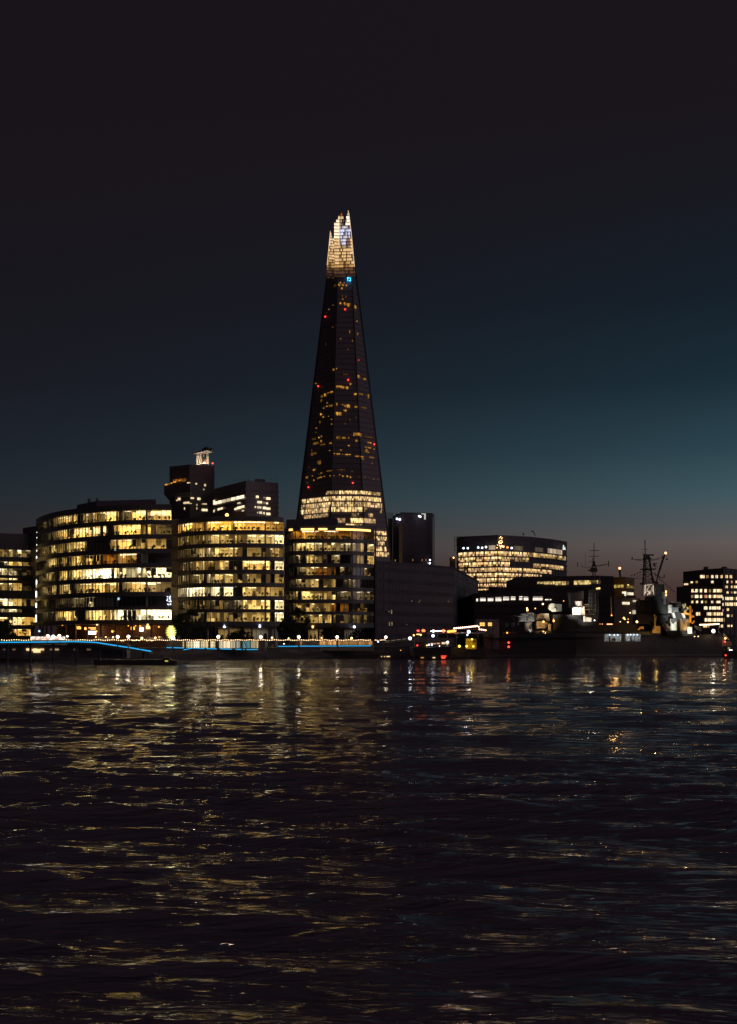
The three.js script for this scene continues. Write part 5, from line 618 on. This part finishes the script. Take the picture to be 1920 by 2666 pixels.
// ---------------------------------------------------------------- pier in the middle
{
  const d = 312, t = thing('river_pier', 'dark floating river pier with a gangway, red lamps and a white light tube', 'pier', P(1130, 1708, d).setY(0));
  put(t, 'pontoon', [bx(1070, 1684, 1265, 1712, d, 8), bx(1080, 1660, 1180, 1684, d + 2, 5)], M.shipdark); put(t, 'pier_roof', [bx(1085, 1646, 1262, 1650, d, 7), bx(1175, 1637, 1250, 1640, d + 3, 6)], M.shipdark); put(t, 'roof_post', [1090, 1115, 1140, 1165, 1190, 1215, 1245, 1260].map((x) => barPx(x, 1648, x, 1685, d - 0.5, 0.09)), M.mast, { kind: 'stuff' });
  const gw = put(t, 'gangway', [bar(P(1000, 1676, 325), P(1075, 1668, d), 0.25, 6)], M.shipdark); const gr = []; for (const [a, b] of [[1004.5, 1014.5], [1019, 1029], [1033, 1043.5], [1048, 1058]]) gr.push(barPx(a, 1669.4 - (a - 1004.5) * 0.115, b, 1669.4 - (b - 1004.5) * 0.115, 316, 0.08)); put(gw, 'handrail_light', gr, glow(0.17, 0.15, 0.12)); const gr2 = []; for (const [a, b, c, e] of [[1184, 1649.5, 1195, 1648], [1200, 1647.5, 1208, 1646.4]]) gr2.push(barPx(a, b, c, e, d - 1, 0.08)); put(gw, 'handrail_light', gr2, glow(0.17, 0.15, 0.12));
  put(t, 'light_tube', barPx(1121, 1643, 1160, 1642.6, d - 1, 0.12), glow(2.6, 2.4, 2.5)); put(t, 'light_tube_lamp', ball(0.32, P(1129, 1643, d - 1.2), 8), M.white);
  for (const [x, y, r] of [[1155, 1642.5, 0.38], [1090, 1642.3, 0.26], [1087.5, 1641.8, 0.2], [1102, 1641.6, 0.34], [1105, 1642.3, 0.28]]) put(t, 'red_lamp', ball(r, P(x, y, d - 1.4), 8), glow(3, x > 1095 ? 0.5 : 0.18, 0.12));
  for (const [x, y, r] of [[1068, 1662, 0.42], [1128, 1655.3, 0.38], [1221, 1644.8, 0.42], [1217.5, 1653, 0.22], [985, 1670.4, 0.2]]) put(t, 'white_lamp', ball(r, P(x, y, d - 1.4), 8), M.cool); lamp(t, P(1221, 1645, d - 2.4), [0.8, 0.85, 1], 4, 10); lamp(t, P(1068, 1662, d - 2.4), [0.8, 0.85, 1], 4, 10);
  for (const [a, b, c, e] of [[1085, 1650.5, 1094, 1652.5], [1076, 1652, 1080, 1656], [1094, 1651, 1098, 1655]]) put(t, 'bracket_light', bx(a, b, c, e, d - 1, 0.3), M.gold); for (let i = 0; i < 6; i++) put(t, 'ember_lamp', ball(rr(0.22, 0.36), P(1168 + i * 3.6, 1643 + rr(-1, 1.5), d - 1), 6), M.amber);
  const hut = put(t, 'ticket_hut', bx(1214, 1663, 1241, 1690, d - 2, 2.5), flat(0.75, 0.55, 0.08)); put(hut, 'hut_lamp', ball(0.2, P(1230, 1664.5, d - 3.2), 8), M.gold); lamp(hut, P(1228, 1664.5, d - 3.4), [1, 0.72, 0.06], 4.2, 6); put(hut, 'hut_roof', bx(1211, 1661.5, 1244, 1663, d - 2.4, 3.2), M.shipdark); put(hut, 'hut_window', [1220, 1225, 1228.5, 1232, 1236].map((x) => bx(x - 1, 1669, x + 1, 1672.5, d - 2.1, 0.2)), M.shipdark);
  for (const [x, y, r] of [[1196.5, 1682.5, 0.3], [1215.5, 1682.5, 0.26], [1233, 1683, 0.24]]) put(t, 'bollard_light', ball(r, P(x, y, d - 3), 8), glow(3.5, 2.3, 0.25));
  for (const [a, c] of [[1250, 1262.5], [1271.5, 1281]]) { const w = put(t, 'lit_window', bx(a, 1621, c, 1629.5, d + 14, 0.3), glow(1.4, 0.85, 0.18)); put(w, 'window_bar', [bx(a, 1624.6, c, 1625.4, d + 13.8, 0.2), bx((a + c) / 2 - 0.3, 1621, (a + c) / 2 + 0.3, 1629.5, d + 13.8, 0.2)], M.shipdark); } put(t, 'pier_house', bx(1243, 1612, 1300, 1690, d + 14.1, 6), M.dark);
  const s = thing('string_light', 'sagging string of pinkish bulbs over the pier roof beside the yellow hut', 'string lights', P(1225, 1650, d), 'strings of bulbs by the water'); for (let i = 0; i < 12; i++) put(s, 'bulb', ball(0.2, P(1183.5 + i * 5.4, 1636 - i * 0.55, d - 1), 8), M.pinkbulb); put(s, 'bulb', ball(0.16, P(1247, 1632, d - 1), 8), M.pinkbulb); for (let i = 0; i < 4; i++) put(s, 'bulb', ball(0.18, P(1249 + i * 5.3, 1638.3 + i * 0.8, d - 1), 8), M.pinkbulb); put(s, 'cable', [barPx(1180, 1636.5, 1244, 1629.7, d - 1, 0.03), barPx(1244, 1629.7, 1268, 1641.5, d - 1, 0.03)], M.mast); put(s, 'pole', [barPx(1180, 1636, 1180, 1648, d - 1, 0.06), barPx(1268, 1641, 1268, 1690, d - 1, 0.06)], M.mast);
  const f = thing('ferry_boat', 'low dark passenger boat with a short row of lit cabin windows at the pier', 'ferry', P(1125, 1708, 303).setY(0)), fd = 303; const hull = new THREE.Shape(); [[1076, 1688], [1176, 1683], [1172, 1716], [1090, 1716]].forEach(([x, y], i) => { const p = P(x, y, fd); hull[i ? 'lineTo' : 'moveTo'](p.x, p.y); }); const hg = new THREE.ExtrudeGeometry(hull, { depth: 5, bevelEnabled: true, bevelSize: 0.1, bevelThickness: 0.2, bevelSegments: 1 }); hg.translate(0, 0, -fd - 5); put(f, 'hull', hg, M.shipdark); put(f, 'cabin', bx(1082, 1670, 1172, 1688, fd + 1.2, 3), M.shipdark);
  for (const [a, b, y0, y1, c] of [[1122, 1127, 1674.5, 1676.5, [1.3, 0.8, 0.6]], [1128, 1130, 1675, 1677, [0.9, 0.5, 0.2]], [1131, 1135, 1674.5, 1677, [0.9, 0.35, 0.2]], [1138, 1146, 1673.5, 1677, [0.6, 0.32, 0.14]], [1151, 1154.5, 1672, 1677, [1.2, 0.8, 0.4]], [1155, 1158, 1672, 1677, [0.9, 0.6, 0.32]], [1158.5, 1161, 1671.5, 1676.5, [0.8, 0.55, 0.35]], [1163, 1167, 1672, 1680, [0.25, 0.16, 0.08]]]) put(f, 'lit_window', bx(a, y0, b, y1, fd + 1, 0.25), glow(...c)); for (const [x, y, r, m] of [[1166, 1672, 0.3, 'white'], [1117.5, 1678.5, 0.2, 'cool'], [1125, 1679, 0.18, 'cool'], [1112, 1680.2, 0.18, 'gold'], [1087, 1680.3, 0.2, 'red'], [1145, 1682, 0.12, 'white'], [1155, 1688, 0.12, 'amber'], [1044, 1693, 0.1, 'amber'], [1080, 1692.7, 0.1, 'amber']]) put(f, 'deck_lamp', ball(r, P(x, y, fd + 0.4), 6), M[m]);
  const sg = put(f, 'stern_light', [bx(1149, 1707, 1163, 1709, fd - 0.4, 0.2), bx(1150, 1710, 1160, 1714.5, fd - 0.4, 0.2)], glow(1.6, 0.12, 0.03)); for (const [a, b, c] of [[993, 995, 'gold'], [1000.5, 1003, 'gold'], [1007, 1016, 'gold'], [1096, 1104, 'amber'], [1127, 1134, 'gold']]) put(f, 'fender_light', bx(a, 1708 + (a > 1090 ? 3 : 0), b, 1710.5 + (a > 1090 ? 3 : 0), fd - 0.5, 0.2), glow(...(c === 'gold' ? [1.1, 0.75, 0.35] : [0.6, 0.25, 0.06]))); put(f, 'fender', bx(988, 1706, 1092, 1718, fd, 1.5), M.shipdark);
}

// ---------------------------------------------------------------- promenade on the left
const lampSpots = [[125, 1656, 274], [155, 1656, 276], [307, 1658, 282, 1], [335, 1657.5, 283, 1], [452, 1661, 287], [569, 1658, 296], [679.5, 1658.5, 303], [778.5, 1658.5, 310], [878.5, 1658.5, 317], [1005, 1659, 326]];
const lampLabel = ['white globe lamp over the left end of the bright snack stall', 'white globe lamp over the right end of the bright snack stall', 'white globe lamp before the restaurant, left of a pair', 'white globe lamp before the restaurant, right of a pair', 'white globe lamp touching the foot of the yellow leaf sculpture', 'white globe lamp above the bright glass pavilion', 'white globe lamp at the right end of the bright glass pavilion', 'white globe lamp between the two blocks, above the long blue line', 'white globe lamp above the amber lit wall recess', 'last white globe lamp on the right, beside the dark gangway'];
{
  const base = thing('globe_lamp', lampLabel[0], 'street lamp', new THREE.Vector3(), 'globe lamps along the promenade');
  put(base, 'post', [cyl(0.06, 0.09, 2.6, 0, 0, 0, 8), cyl(0.16, 0.18, 0.3, 0, 0, 0, 8), cyl(0.13, 0.09, 0.14, 0, 2.56, 0, 8)], M.mast); put(base, 'globe', ball(0.36, new THREE.Vector3(0, 2.98, 0), 14), glow(5.5, 4.5, 3.3));
  lampSpots.forEach(([px, py, d], i) => { const o = i ? base.clone() : base; if (i) { o.name = numbered('globe_lamp'); scene.add(o); o.userData = { ...base.userData, label: lampLabel[i] }; } const p = P(px, py, d); o.position.set(p.x, p.y - 2.98, p.z); });
  lampSpots.forEach(([px, py, d]) => { const l = new THREE.PointLight(C(1, 0.82, 0.58), 5); l.name = 'globe_glow'; l.shadow.radius = 20; l.castShadow = true; l.position.copy(P(px, py, d - 0.5)); scene.add(l); });
}
{ // string of little bulbs along the railing
  const s = thing('string_light', 'very long low string of tiny warm bulbs along the promenade railing on the left', 'string lights', P(500, 1667, 290), 'strings of bulbs by the water'); const c = new THREE.CatmullRomCurve3([[-60, 262], [0, 264.5], [447, 286.5], [700, 304.5], [1003, 325]].map(([px, d]) => P(px, 1666.4, d))); const n = 206, g = new THREE.SphereGeometry(0.085, 6, 5);
  for (let i = 0; i < n; i++) { const f = i / (n - 1), p = c.getPointAt(f), px = 960 + K * p.x / -p.z; if ((px > 968 && px < 976) || (px > 983 && px < 988) || (px > 82 && px < 172)) continue; const m = new THREE.Mesh(g, M.bulb); m.name = 'bulb'; m.position.copy(p).sub(s.position); m.position.y += 0.06 * Math.sin(i * 0.9); s.add(m); } put(s, 'cable', new THREE.TubeGeometry(c, 60, 0.015, 4), M.mast);
  const r = thing('railing', 'dark promenade railing under the long string of tiny bulbs', 'railing', P(500, 1680, 290)); const q = c.getSpacedPoints(150), bars = []; q.forEach((p) => bars.push(bar(new THREE.Vector3(p.x, GROUND + 0.1, p.z), new THREE.Vector3(p.x, 4.5, p.z), 0.022, 4))); put(r, 'post', bars, M.mast, { kind: 'stuff' }); for (const y of [4.48, 3.9, 3.3]) put(r, 'rail', new THREE.TubeGeometry(new THREE.CatmullRomCurve3(q.map((p) => new THREE.Vector3(p.x, y, p.z))), 80, 0.03, 5), M.mast);
}
{ // sloping gangway with blue light lines, pier house under it
  const d = 258, t = thing('sloping_walkway', 'dark pier walkway with a bright blue light line that slopes down to the right', 'walkway', P(200, 1690, d)); const edge = [[-80, 1672.6], [0, 1672.2], [120, 1671.4], [200, 1670.2], [250, 1672.5], [300, 1680.2], [350, 1688], [396, 1696]];
  const mk = (dy, th) => { const c = new THREE.CatmullRomCurve3(edge.map(([x, y]) => P(x, y + dy, d))); return c; };
  const deck = []; for (let i = 0; i + 1 < edge.length; i++) { const [x0, y0] = edge[i], [x1, y1] = edge[i + 1], a = P(x0, y0 + 3.5, d + 1.5), b = P(x1, y1 + 3.5, d + 1.5), L = a.distanceTo(b), g = new THREE.BoxGeometry(L + 0.1, 0.32, 3); g.rotateZ(Math.atan2(b.y - a.y, b.x - a.x)); g.translate((a.x + b.x) / 2, (a.y + b.y) / 2, a.z); deck.push(g); } put(t, 'deck', deck, M.wood2); put(t, 'handrail', new THREE.TubeGeometry(new THREE.CatmullRomCurve3(edge.map(([x, y]) => P(x + 1, y - 2.6, d + 0.3))), 40, 0.07, 6), M.wood2);
  const ev = (px) => { let i = 0; while (i < edge.length - 2 && edge[i + 1][0] < px) i++; const [x0, y0] = edge[i], [x1, y1] = edge[i + 1]; return y0 + (y1 - y0) * (px - x0) / (x1 - x0); };
  for (const [a, b] of [[-60, 122.5], [126, 155], [158.5, 305.5], [309, 332.5], [337, 364.5], [367, 394]]) { const pts = []; for (let i = 0; i <= 8; i++) { const px = a + (b - a) * i / 8; pts.push(P(px, ev(px), d - 0.1)); } const g = new THREE.TubeGeometry(new THREE.CatmullRomCurve3(pts), 24, 0.12, 6); put(t, 'blue_light_strip', g, M.blue); }
  put(t, 'pile', [20, 80, 140, 200, 260, 320, 375].map((x) => barPx(x, ev(x) + 5, x, 1726, d + 1.5, 0.28)), M.shipdark, { kind: 'stuff' });
  const h = thing('pier_house', 'low dark pier house under the blue lit walkway with one wide warm window', 'building', P(90, 1710, 262)); put(h, 'wall', bx(-60, 1680, 330, 1714, 262, 4), M.dark); put(h, 'wall_band', bx(-60, 1678, 332, 1680, 261.7, 4.5), M.core); for (let i = 0; i < 5; i++) put(h, 'lit_window', bx(69 + i * 9.2, 1688.4 + (i % 2), 77.5 + i * 9.2, 1691 + (i === 2 || i === 3 ? 8 : i === 1 ? 4 : 2.5), 261.8, 0.3), glow(...tint([1.3, 0.9, 0.42], rr(0.6, 1.1)))); for (const [a, b, k] of [[130, 142, 0.15], [143, 153, 0.5], [33, 40, 0.12], [8, 14, 0.06], [192, 198, 0.06], [226, 236, 0.1]]) put(h, 'lit_window', bx(a, 1689, b, 1693, 261.8, 0.3), glow(...tint([1, 0.7, 0.35], k)));
  const bl = (name, label, segs, dd) => { const o = thing('lit_handrail', label, 'handrail', P(segs[0][0], segs[0][1] + 6, dd), 'handrails with blue light bars'); put(o, 'rail', segs.map(([a, y0, b, y1]) => barPx(a - 1, y0 + 1.4, b + 1, y1 + 1.4, dd + 0.25, 0.12)), M.mast); put(o, 'rail_post', segs.map(([a, y0]) => barPx(a, y0, a, 1700, dd + 0.3, 0.1)), M.mast); for (const [a, y0, b, y1] of segs) put(o, 'blue_light_strip', barPx(a, y0, b, y1, dd, 0.1), M.blue); };
  bl('a', 'stepped handrail with short blue light bars below the yellow leaf and the glass pavilion', [[434.5, 1686, 447, 1686.2], [452.5, 1686.2, 478, 1687], [478.5, 1692, 500, 1687.5], [502, 1687.5, 510, 1687.6], [511, 1687.6, 533, 1688.6], [537.5, 1688.6, 564.5, 1689.4], [574.5, 1689.4, 604, 1690.2], [614, 1690.4, 629, 1690.8], [633.5, 1691, 637, 1691.2], [642.5, 1691.2, 672, 1691]], 284);
  bl('b', 'straight handrail with a long blue light line under the right glass block', [[724.5, 1682.8, 776.5, 1682.6], [781, 1682.4, 876.5, 1682], [881, 1681.8, 966.5, 1681.4]], 305);
}
{ // glass pavilion and lit recesses under the promenade
  const t = thing('glass_pavilion', 'low pavilion with bright cream glass panels under the promenade bulbs', 'building', P(580, 1692, 300)), d = 296; put(t, 'wall', bx(434, 1668.5, 690, 1692, d, 4), M.stone); put(t, 'pavilion_roof', bx(432, 1667.2, 692, 1668.5, d - 0.4, 5), M.slab);
  const run = (a, b, n, c, k) => { for (let i = 0; i < n; i++) { const x0 = a + (b - a) * i / n + 0.4, x1 = a + (b - a) * (i + 1) / n - 0.4, w = (x1 - x0) * d / K, p = P((x0 + x1) / 2, 1678, d - 0.1), g = cells(w, 18 * d / K, 0.16, 3, 1, () => tint(c, k * rr(0.45, 1.25))); g.translate(p.x, p.y, p.z); put(t, 'lit_window', g, litVC); } };
  run(476, 480, 1, [1, 0.75, 0.38], 0.6); run(486, 502, 2, [1, 0.8, 0.45], 0.9); run(503, 520, 2, [1.2, 1, 0.7], 1.1); run(523, 543, 3, [1, 0.8, 0.45], 0.85); run(548, 561, 1, [1, 0.8, 0.46], 0.9); run(571, 600, 3, [1, 0.82, 0.5], 0.9); run(601, 614, 2, [1, 0.85, 0.55], 0.5); run(616, 626, 1, [0.8, 0.8, 0.65], 0.6); run(632, 653, 2, [0.1, 0.22, 0.23], 1); run(654, 673, 3, [0.9, 0.7, 0.4], 0.55); put(t, 'panel_frame', [bx(521, 1668, 522.5, 1688, d - 0.3, 0.2), bx(544, 1668, 547, 1690, d - 0.3, 0.3), bx(562, 1668, 570, 1690, d - 0.3, 0.3), bar(P(637, 1671, d - 0.5), P(643, 1686, d - 0.5), 0.12, 6)], M.metal); { const l = new THREE.RectAreaLight(C(1, 0.8, 0.45), 1.2, 15, 1.4); l.name = 'pavilion_glow'; l.position.copy(P(570, 1678, d - 0.5)).sub(t.position); l.rotation.y = Math.PI; t.add(l); }
  const r = thing('lit_recess', 'row of dim amber panels in the wall above the long blue line', 'wall panel', P(900, 1690, 315)); put(r, 'wall', bx(770, 1668.5, 975, 1694, 315, 3), M.stone); for (const [a, b, n, k] of [[833, 876, 5, 0.8], [881, 970, 9, 0.45], [782, 787, 1, 0.35]]) for (let i = 0; i < n; i++) { const x0 = a + (b - a) * i / n + 0.4, x1 = a + (b - a) * (i + 1) / n - 0.5, p = P((x0 + x1) / 2, 1673.8, 314.9), g = cells((x1 - x0) * 315 / K, 9.6 * 315 / K, 0.2, 2, 1, () => tint([1, 0.5, 0.17], k * rr(0.4, 1.2))); g.translate(p.x, p.y, p.z); put(r, 'lit_window', g, litVC); } put(r, 'wall_lamp', ball(0.16, P(740, 1676, 309), 6), M.white);
}
{ // pale pillar wall and glowing leaf
  const w = thing('pale_pillar', 'pale stone pillar wall behind the glowing yellow leaf', 'pillar', P(444, 1690, 300)); put(w, 'pillar', [bx(431, 1630, 447, 1691, 300, 2), bx(462, 1655, 468, 1691, 300, 1)], M.stone); put(w, 'pillar_cap', bx(430, 1628, 448, 1630, 299.8, 2.4), M.stone);
  const d = 288, t = thing('leaf_sculpture', 'large glowing yellow leaf on a pole beside the pale pillar', 'light sculpture', P(445, 1690, d)); const lobe = (cx, n, k, sgn) => { const s = new THREE.Shape(); const L = []; for (let i = 0; i <= 40; i++) { const f = i / 40, y = 1629.5 + f * 33, half = k * (2.5 + 8.2 * Math.pow(Math.sin(Math.PI * Math.min(1, f * 0.93 + 0.05)), 0.7)) * (1 + 0.3 * Math.cos(f * Math.PI * 11)); L.push([cx - half, y, half]); } L.forEach(([x, y], i) => { const p = P(x, y, d); s[i ? 'lineTo' : 'moveTo'](p.x, p.y); }); for (let i = 40; i >= 0; i--) { const p = P(cx + L[i][2], L[i][1], d); s.lineTo(p.x, p.y); } return s; };
  const g1 = new THREE.ExtrudeGeometry(lobe(445.5, 7, 0.98, 1), { depth: 0.3, bevelEnabled: true, bevelSize: 0.06, bevelThickness: 0.08, bevelSegments: 1 }); g1.translate(0, 0, -d - 0.3); put(t, 'leaf_glow_light', g1, glow(0.62, 0.6, 0.03)); const g2 = new THREE.ExtrudeGeometry(lobe(446, 7, 0.45, 1), { depth: 0.3, bevelEnabled: false }); g2.translate(0, 0, -d + 0.05); put(t, 'leaf_core_light', g2, glow(1.5, 1.35, 0.6)); put(t, 'leaf_vein', [0, 1, 2, 3, 4].map((i) => bar(P(441 + i * 2.2, 1632 + Math.abs(i - 2) * 3, d - 0.45), P(443.5 + i * 1.1, 1660 - Math.abs(i - 2) * 2, d - 0.45), 0.05, 5)), glow(0.8, 0.8, 0.06)); put(t, 'pole', barPx(446, 1662, 446, 1694, d, 0.09), M.stone); lamp(t, P(445.5, 1646, d - 1), [1, 0.9, 0.3], 9, 60);
}
{ // snack stall
  const d = 272, t = thing('snack_stall', 'bright white snack stall with red panels on the promenade, far left', 'stall', P(126, 1680, d)); put(t, 'stall_body', bx(80, 1660, 170, 1684, d, 2.5), M.shipwhite); put(t, 'stall_roof', bx(78, 1655.5, 171, 1657.2, d - 0.5, 3.4), M.shipwhite);
  for (let i = 0; i < 10; i++) { const a = 80.5 + i * 9, p = P(a + 4, 1661.5, d - 0.15), g = cells(7.6 * d / K, 8 * d / K, 0.2, 3, 2, () => rnd() < 0.5 ? tint([1.5, 1.3, 1.1], rr(0.7, 1.4)) : tint([1.1, 0.7, 0.55], rr(0.6, 1.1))); g.translate(p.x, p.y, p.z); put(t, 'lit_panel_light', g, litVC); if (i % 2 || i === 4) put(t, 'red_panel', bx(a + 1.4, 1660, a + 5.6, 1663.4, d - 0.3, 0.12), glow(0.85, 0.16, 0.1)); }
  put(t, 'stall_lamp', ball(0.34, P(139, 1657, d - 0.8), 8), M.white); put(t, 'stall_lamp', ball(0.2, P(176, 1656.5, d - 0.8), 8), M.white); put(t, 'sign_lamp', bx(100.5, 1641, 104.5, 1645.5, 300, 0.3), glow(0.8, 1.2, 1.3)); { const l = new THREE.RectAreaLight(C(1, 0.85, 0.65), 3, 8, 0.7); l.name = 'stall_glow'; l.position.copy(P(126, 1661, d - 0.5)).sub(t.position); l.rotation.y = Math.PI; t.add(l); }
}
{ // parasols of the terrace
  const base = thing('parasol', '', 'parasol', new THREE.Vector3(), 'parasols on the restaurant terrace'); const cone = new THREE.ConeGeometry(1.5, 0.7, 8, 1, true); cone.translate(0, 2.5, 0); put(base, 'canopy', cone, M.frosted); put(base, 'pole', cyl(0.035, 0.035, 2.7, 0, 0, 0, 6), M.mast); const tl = put(base, 'parasol_lamp', ball(0.12, new THREE.Vector3(0, 2.2, 0), 6), M.warm);
  [[258, 1660, 'cream parasol on the restaurant terrace, leftmost of the four'], [281, 1660, 'cream parasol on the restaurant terrace, second from the left'], [391, 1661, 'cream parasol on the restaurant terrace, third from the left'], [416, 1660, 'cream parasol on the restaurant terrace nearest the yellow leaf']].forEach(([px, py, lb], i) => { const o = i ? base.clone() : base; if (i) { o.name = numbered('parasol'); scene.add(o); } o.userData = { ...base.userData, label: lb }; const p = P(px, py, 312); o.position.set(p.x, GROUND, p.z); const l = new THREE.PointLight(C(1, 0.62, 0.3), 1.6); l.name = 'parasol_glow'; l.castShadow = true; l.position.set(p.x, GROUND + 2.2, p.z); scene.add(l); });
  for (const [px, py, r, lb] of [[370, 1661.5, 0.3, 'larger warm lantern behind the railing just left of the third parasol'], [405, 1660.8, 0.26, 'larger warm lantern between the third and fourth parasols'], [415, 1659.5, 0.22, 'warm lantern glowing beside the pole of the fourth parasol'], [346, 1667, 0.1], [351, 1667.5, 0.1], [317, 1668.5, 0.12], [322, 1669, 0.1], [356, 1666, 0.12], [363, 1667.5, 0.1], [383, 1668, 0.1], [396, 1668, 0.12], [709, 1660.3, 0.24, 'warm lantern right of the lamp at the end of the glass pavilion'], [752, 1662, 0.18, 'warm lantern under the tree in the gap between the glass blocks'], [916, 1661.6, 0.26, 'warm lantern under the small tree at the right end of the right block'], [838, 1661, 0.16, 'small warm lantern above the left end of the amber wall panels'], [604, 1667, 0.14, 'small warm lantern above the middle of the bright glass pavilion']]) { const p = P(px, py, 312), f = thing('terrace_lantern', lb ?? 'tiny warm lantern low behind the railing before the restaurant', 'lantern', new THREE.Vector3(p.x, GROUND, p.z), 'small lanterns behind the promenade railing'); put(f, 'lantern_lamp', ball(r, p, 8), M.warm); put(f, 'lantern_post', bar(new THREE.Vector3(p.x, GROUND, p.z), p, 0.03, 5), M.mast); }
}
{ // moored low barge
  const d = 236, t = thing('low_barge', 'long flat dark barge lying on the water before the left embankment', 'barge', P(350, 1731, d).setY(0)); const s = new THREE.Shape(); [[243, 1719], [249, 1731.5], [452, 1731.5], [456, 1721], [440, 1718]].forEach(([x, y], i) => { const p = P(x, y, d); s[i ? 'lineTo' : 'moveTo'](p.x, p.y); }); const g = new THREE.ExtrudeGeometry(s, { depth: 4, bevelEnabled: true, bevelSize: 0.08, bevelThickness: 0.15, bevelSegments: 1 }); g.translate(0, 0, -d - 4); put(t, 'hull', g, M.shipdark); put(t, 'gunwale', [bx(243, 1717.6, 440, 1719, d, 0.3), bx(425, 1712, 441, 1719, d + 1, 2)], M.shipdark); put(t, 'yellow_marker_light', bx(430, 1719.4, 438, 1722.6, d - 0.3, 0.2), glow(0.55, 0.5, 0.06)); const b = []; for (let i = 0; i < 12; i++) { const x = 252 + i * 15; b.push(bx(x, 1716.4, x + 1.2, 1718, d + 0.1, 0.12)); } put(t, 'bollard', b, M.mast, { kind: 'stuff' });
}
// trees on the promenade
function tree(px, base, top, wpx, d, label, trunkTop = 0.4) {
  const b = P(px, base, d); b.y = GROUND; const H = (base - top) * d / K, R = wpx * d / K / 2, t = thing('tree', label, 'tree', b, 'dark trees on the promenade');
  put(t, 'trunk', [cyl(0.1, 0.2, H * trunkTop, b.x, b.y, b.z, 8), ...[0, 1, 2, 3, 4].map((i) => bar(new THREE.Vector3(b.x, b.y + H * trunkTop * 0.8, b.z), new THREE.Vector3(b.x + Math.cos(i * 1.26) * R * 0.6, b.y + H * rr(0.55, 0.85), b.z + Math.sin(i * 1.26) * R * 0.6), 0.06, 5))], M.bark);
  const n = 2600, clumps = []; for (let i = 0; i < 34; i++) { const a = rr(0, 6.28), v = rr(-0.95, 1), q = Math.sqrt(1 - v * v) * Math.pow(rnd(), 0.4); clumps.push([Math.cos(a) * q * R, H * (0.6 + 0.4 * v), Math.sin(a) * q * R, rr(0.35, 0.9) * R * 0.4]); }
  const leaf = new THREE.PlaneGeometry(0.3, 0.2), im = new THREE.InstancedMesh(leaf, M.leaf, n), o = new THREE.Object3D(); for (let i = 0; i < n; i++) { const [cx, cy, cz, cr] = clumps[i % clumps.length], a = rr(0, 6.28), v = rr(-1, 1), q = Math.cbrt(rnd()) * cr; o.position.set(cx + Math.cos(a) * Math.sqrt(1 - v * v) * q, cy + v * q * 0.8, cz + Math.sin(a) * Math.sqrt(1 - v * v) * q); o.rotation.set(rr(0, 6.28), rr(0, 6.28), rr(0, 6.28)); o.scale.setScalar(rr(0.8, 1.6)); o.updateMatrix(); im.setMatrixAt(i, o.matrix); } im.name = 'crown'; im.userData.kind = 'stuff'; im.castShadow = true; t.add(im);
}
tree(498, 1680, 1586, 82, 318, 'broad dark tree just right of the yellow leaf before the middle block', 0.3);
tree(466, 1680, 1606, 36, 322, 'narrow dark tree touching the right side of the yellow leaf', 0.4);
tree(773, 1680, 1582, 72, 338, 'tall dark tree before the left corner of the right glass block', 0.3);
tree(742, 1680, 1612, 40, 336, 'dark tree in the gap between the middle and right glass blocks', 0.35);
tree(628, 1680, 1641, 78, 330, 'low spreading dark tree before the ground floor of the middle block', 0.3);
tree(868, 1680, 1628, 60, 345, 'dark tree before the ground floor of the right glass block', 0.3);
tree(14, 1676, 1606, 52, 300, 'dark tree at the far left edge beside the snack stall', 0.35);
tree(932, 1680, 1640, 46, 348, 'small dark tree near the right end of the right glass block', 0.35);
renderer.render(scene, camera);
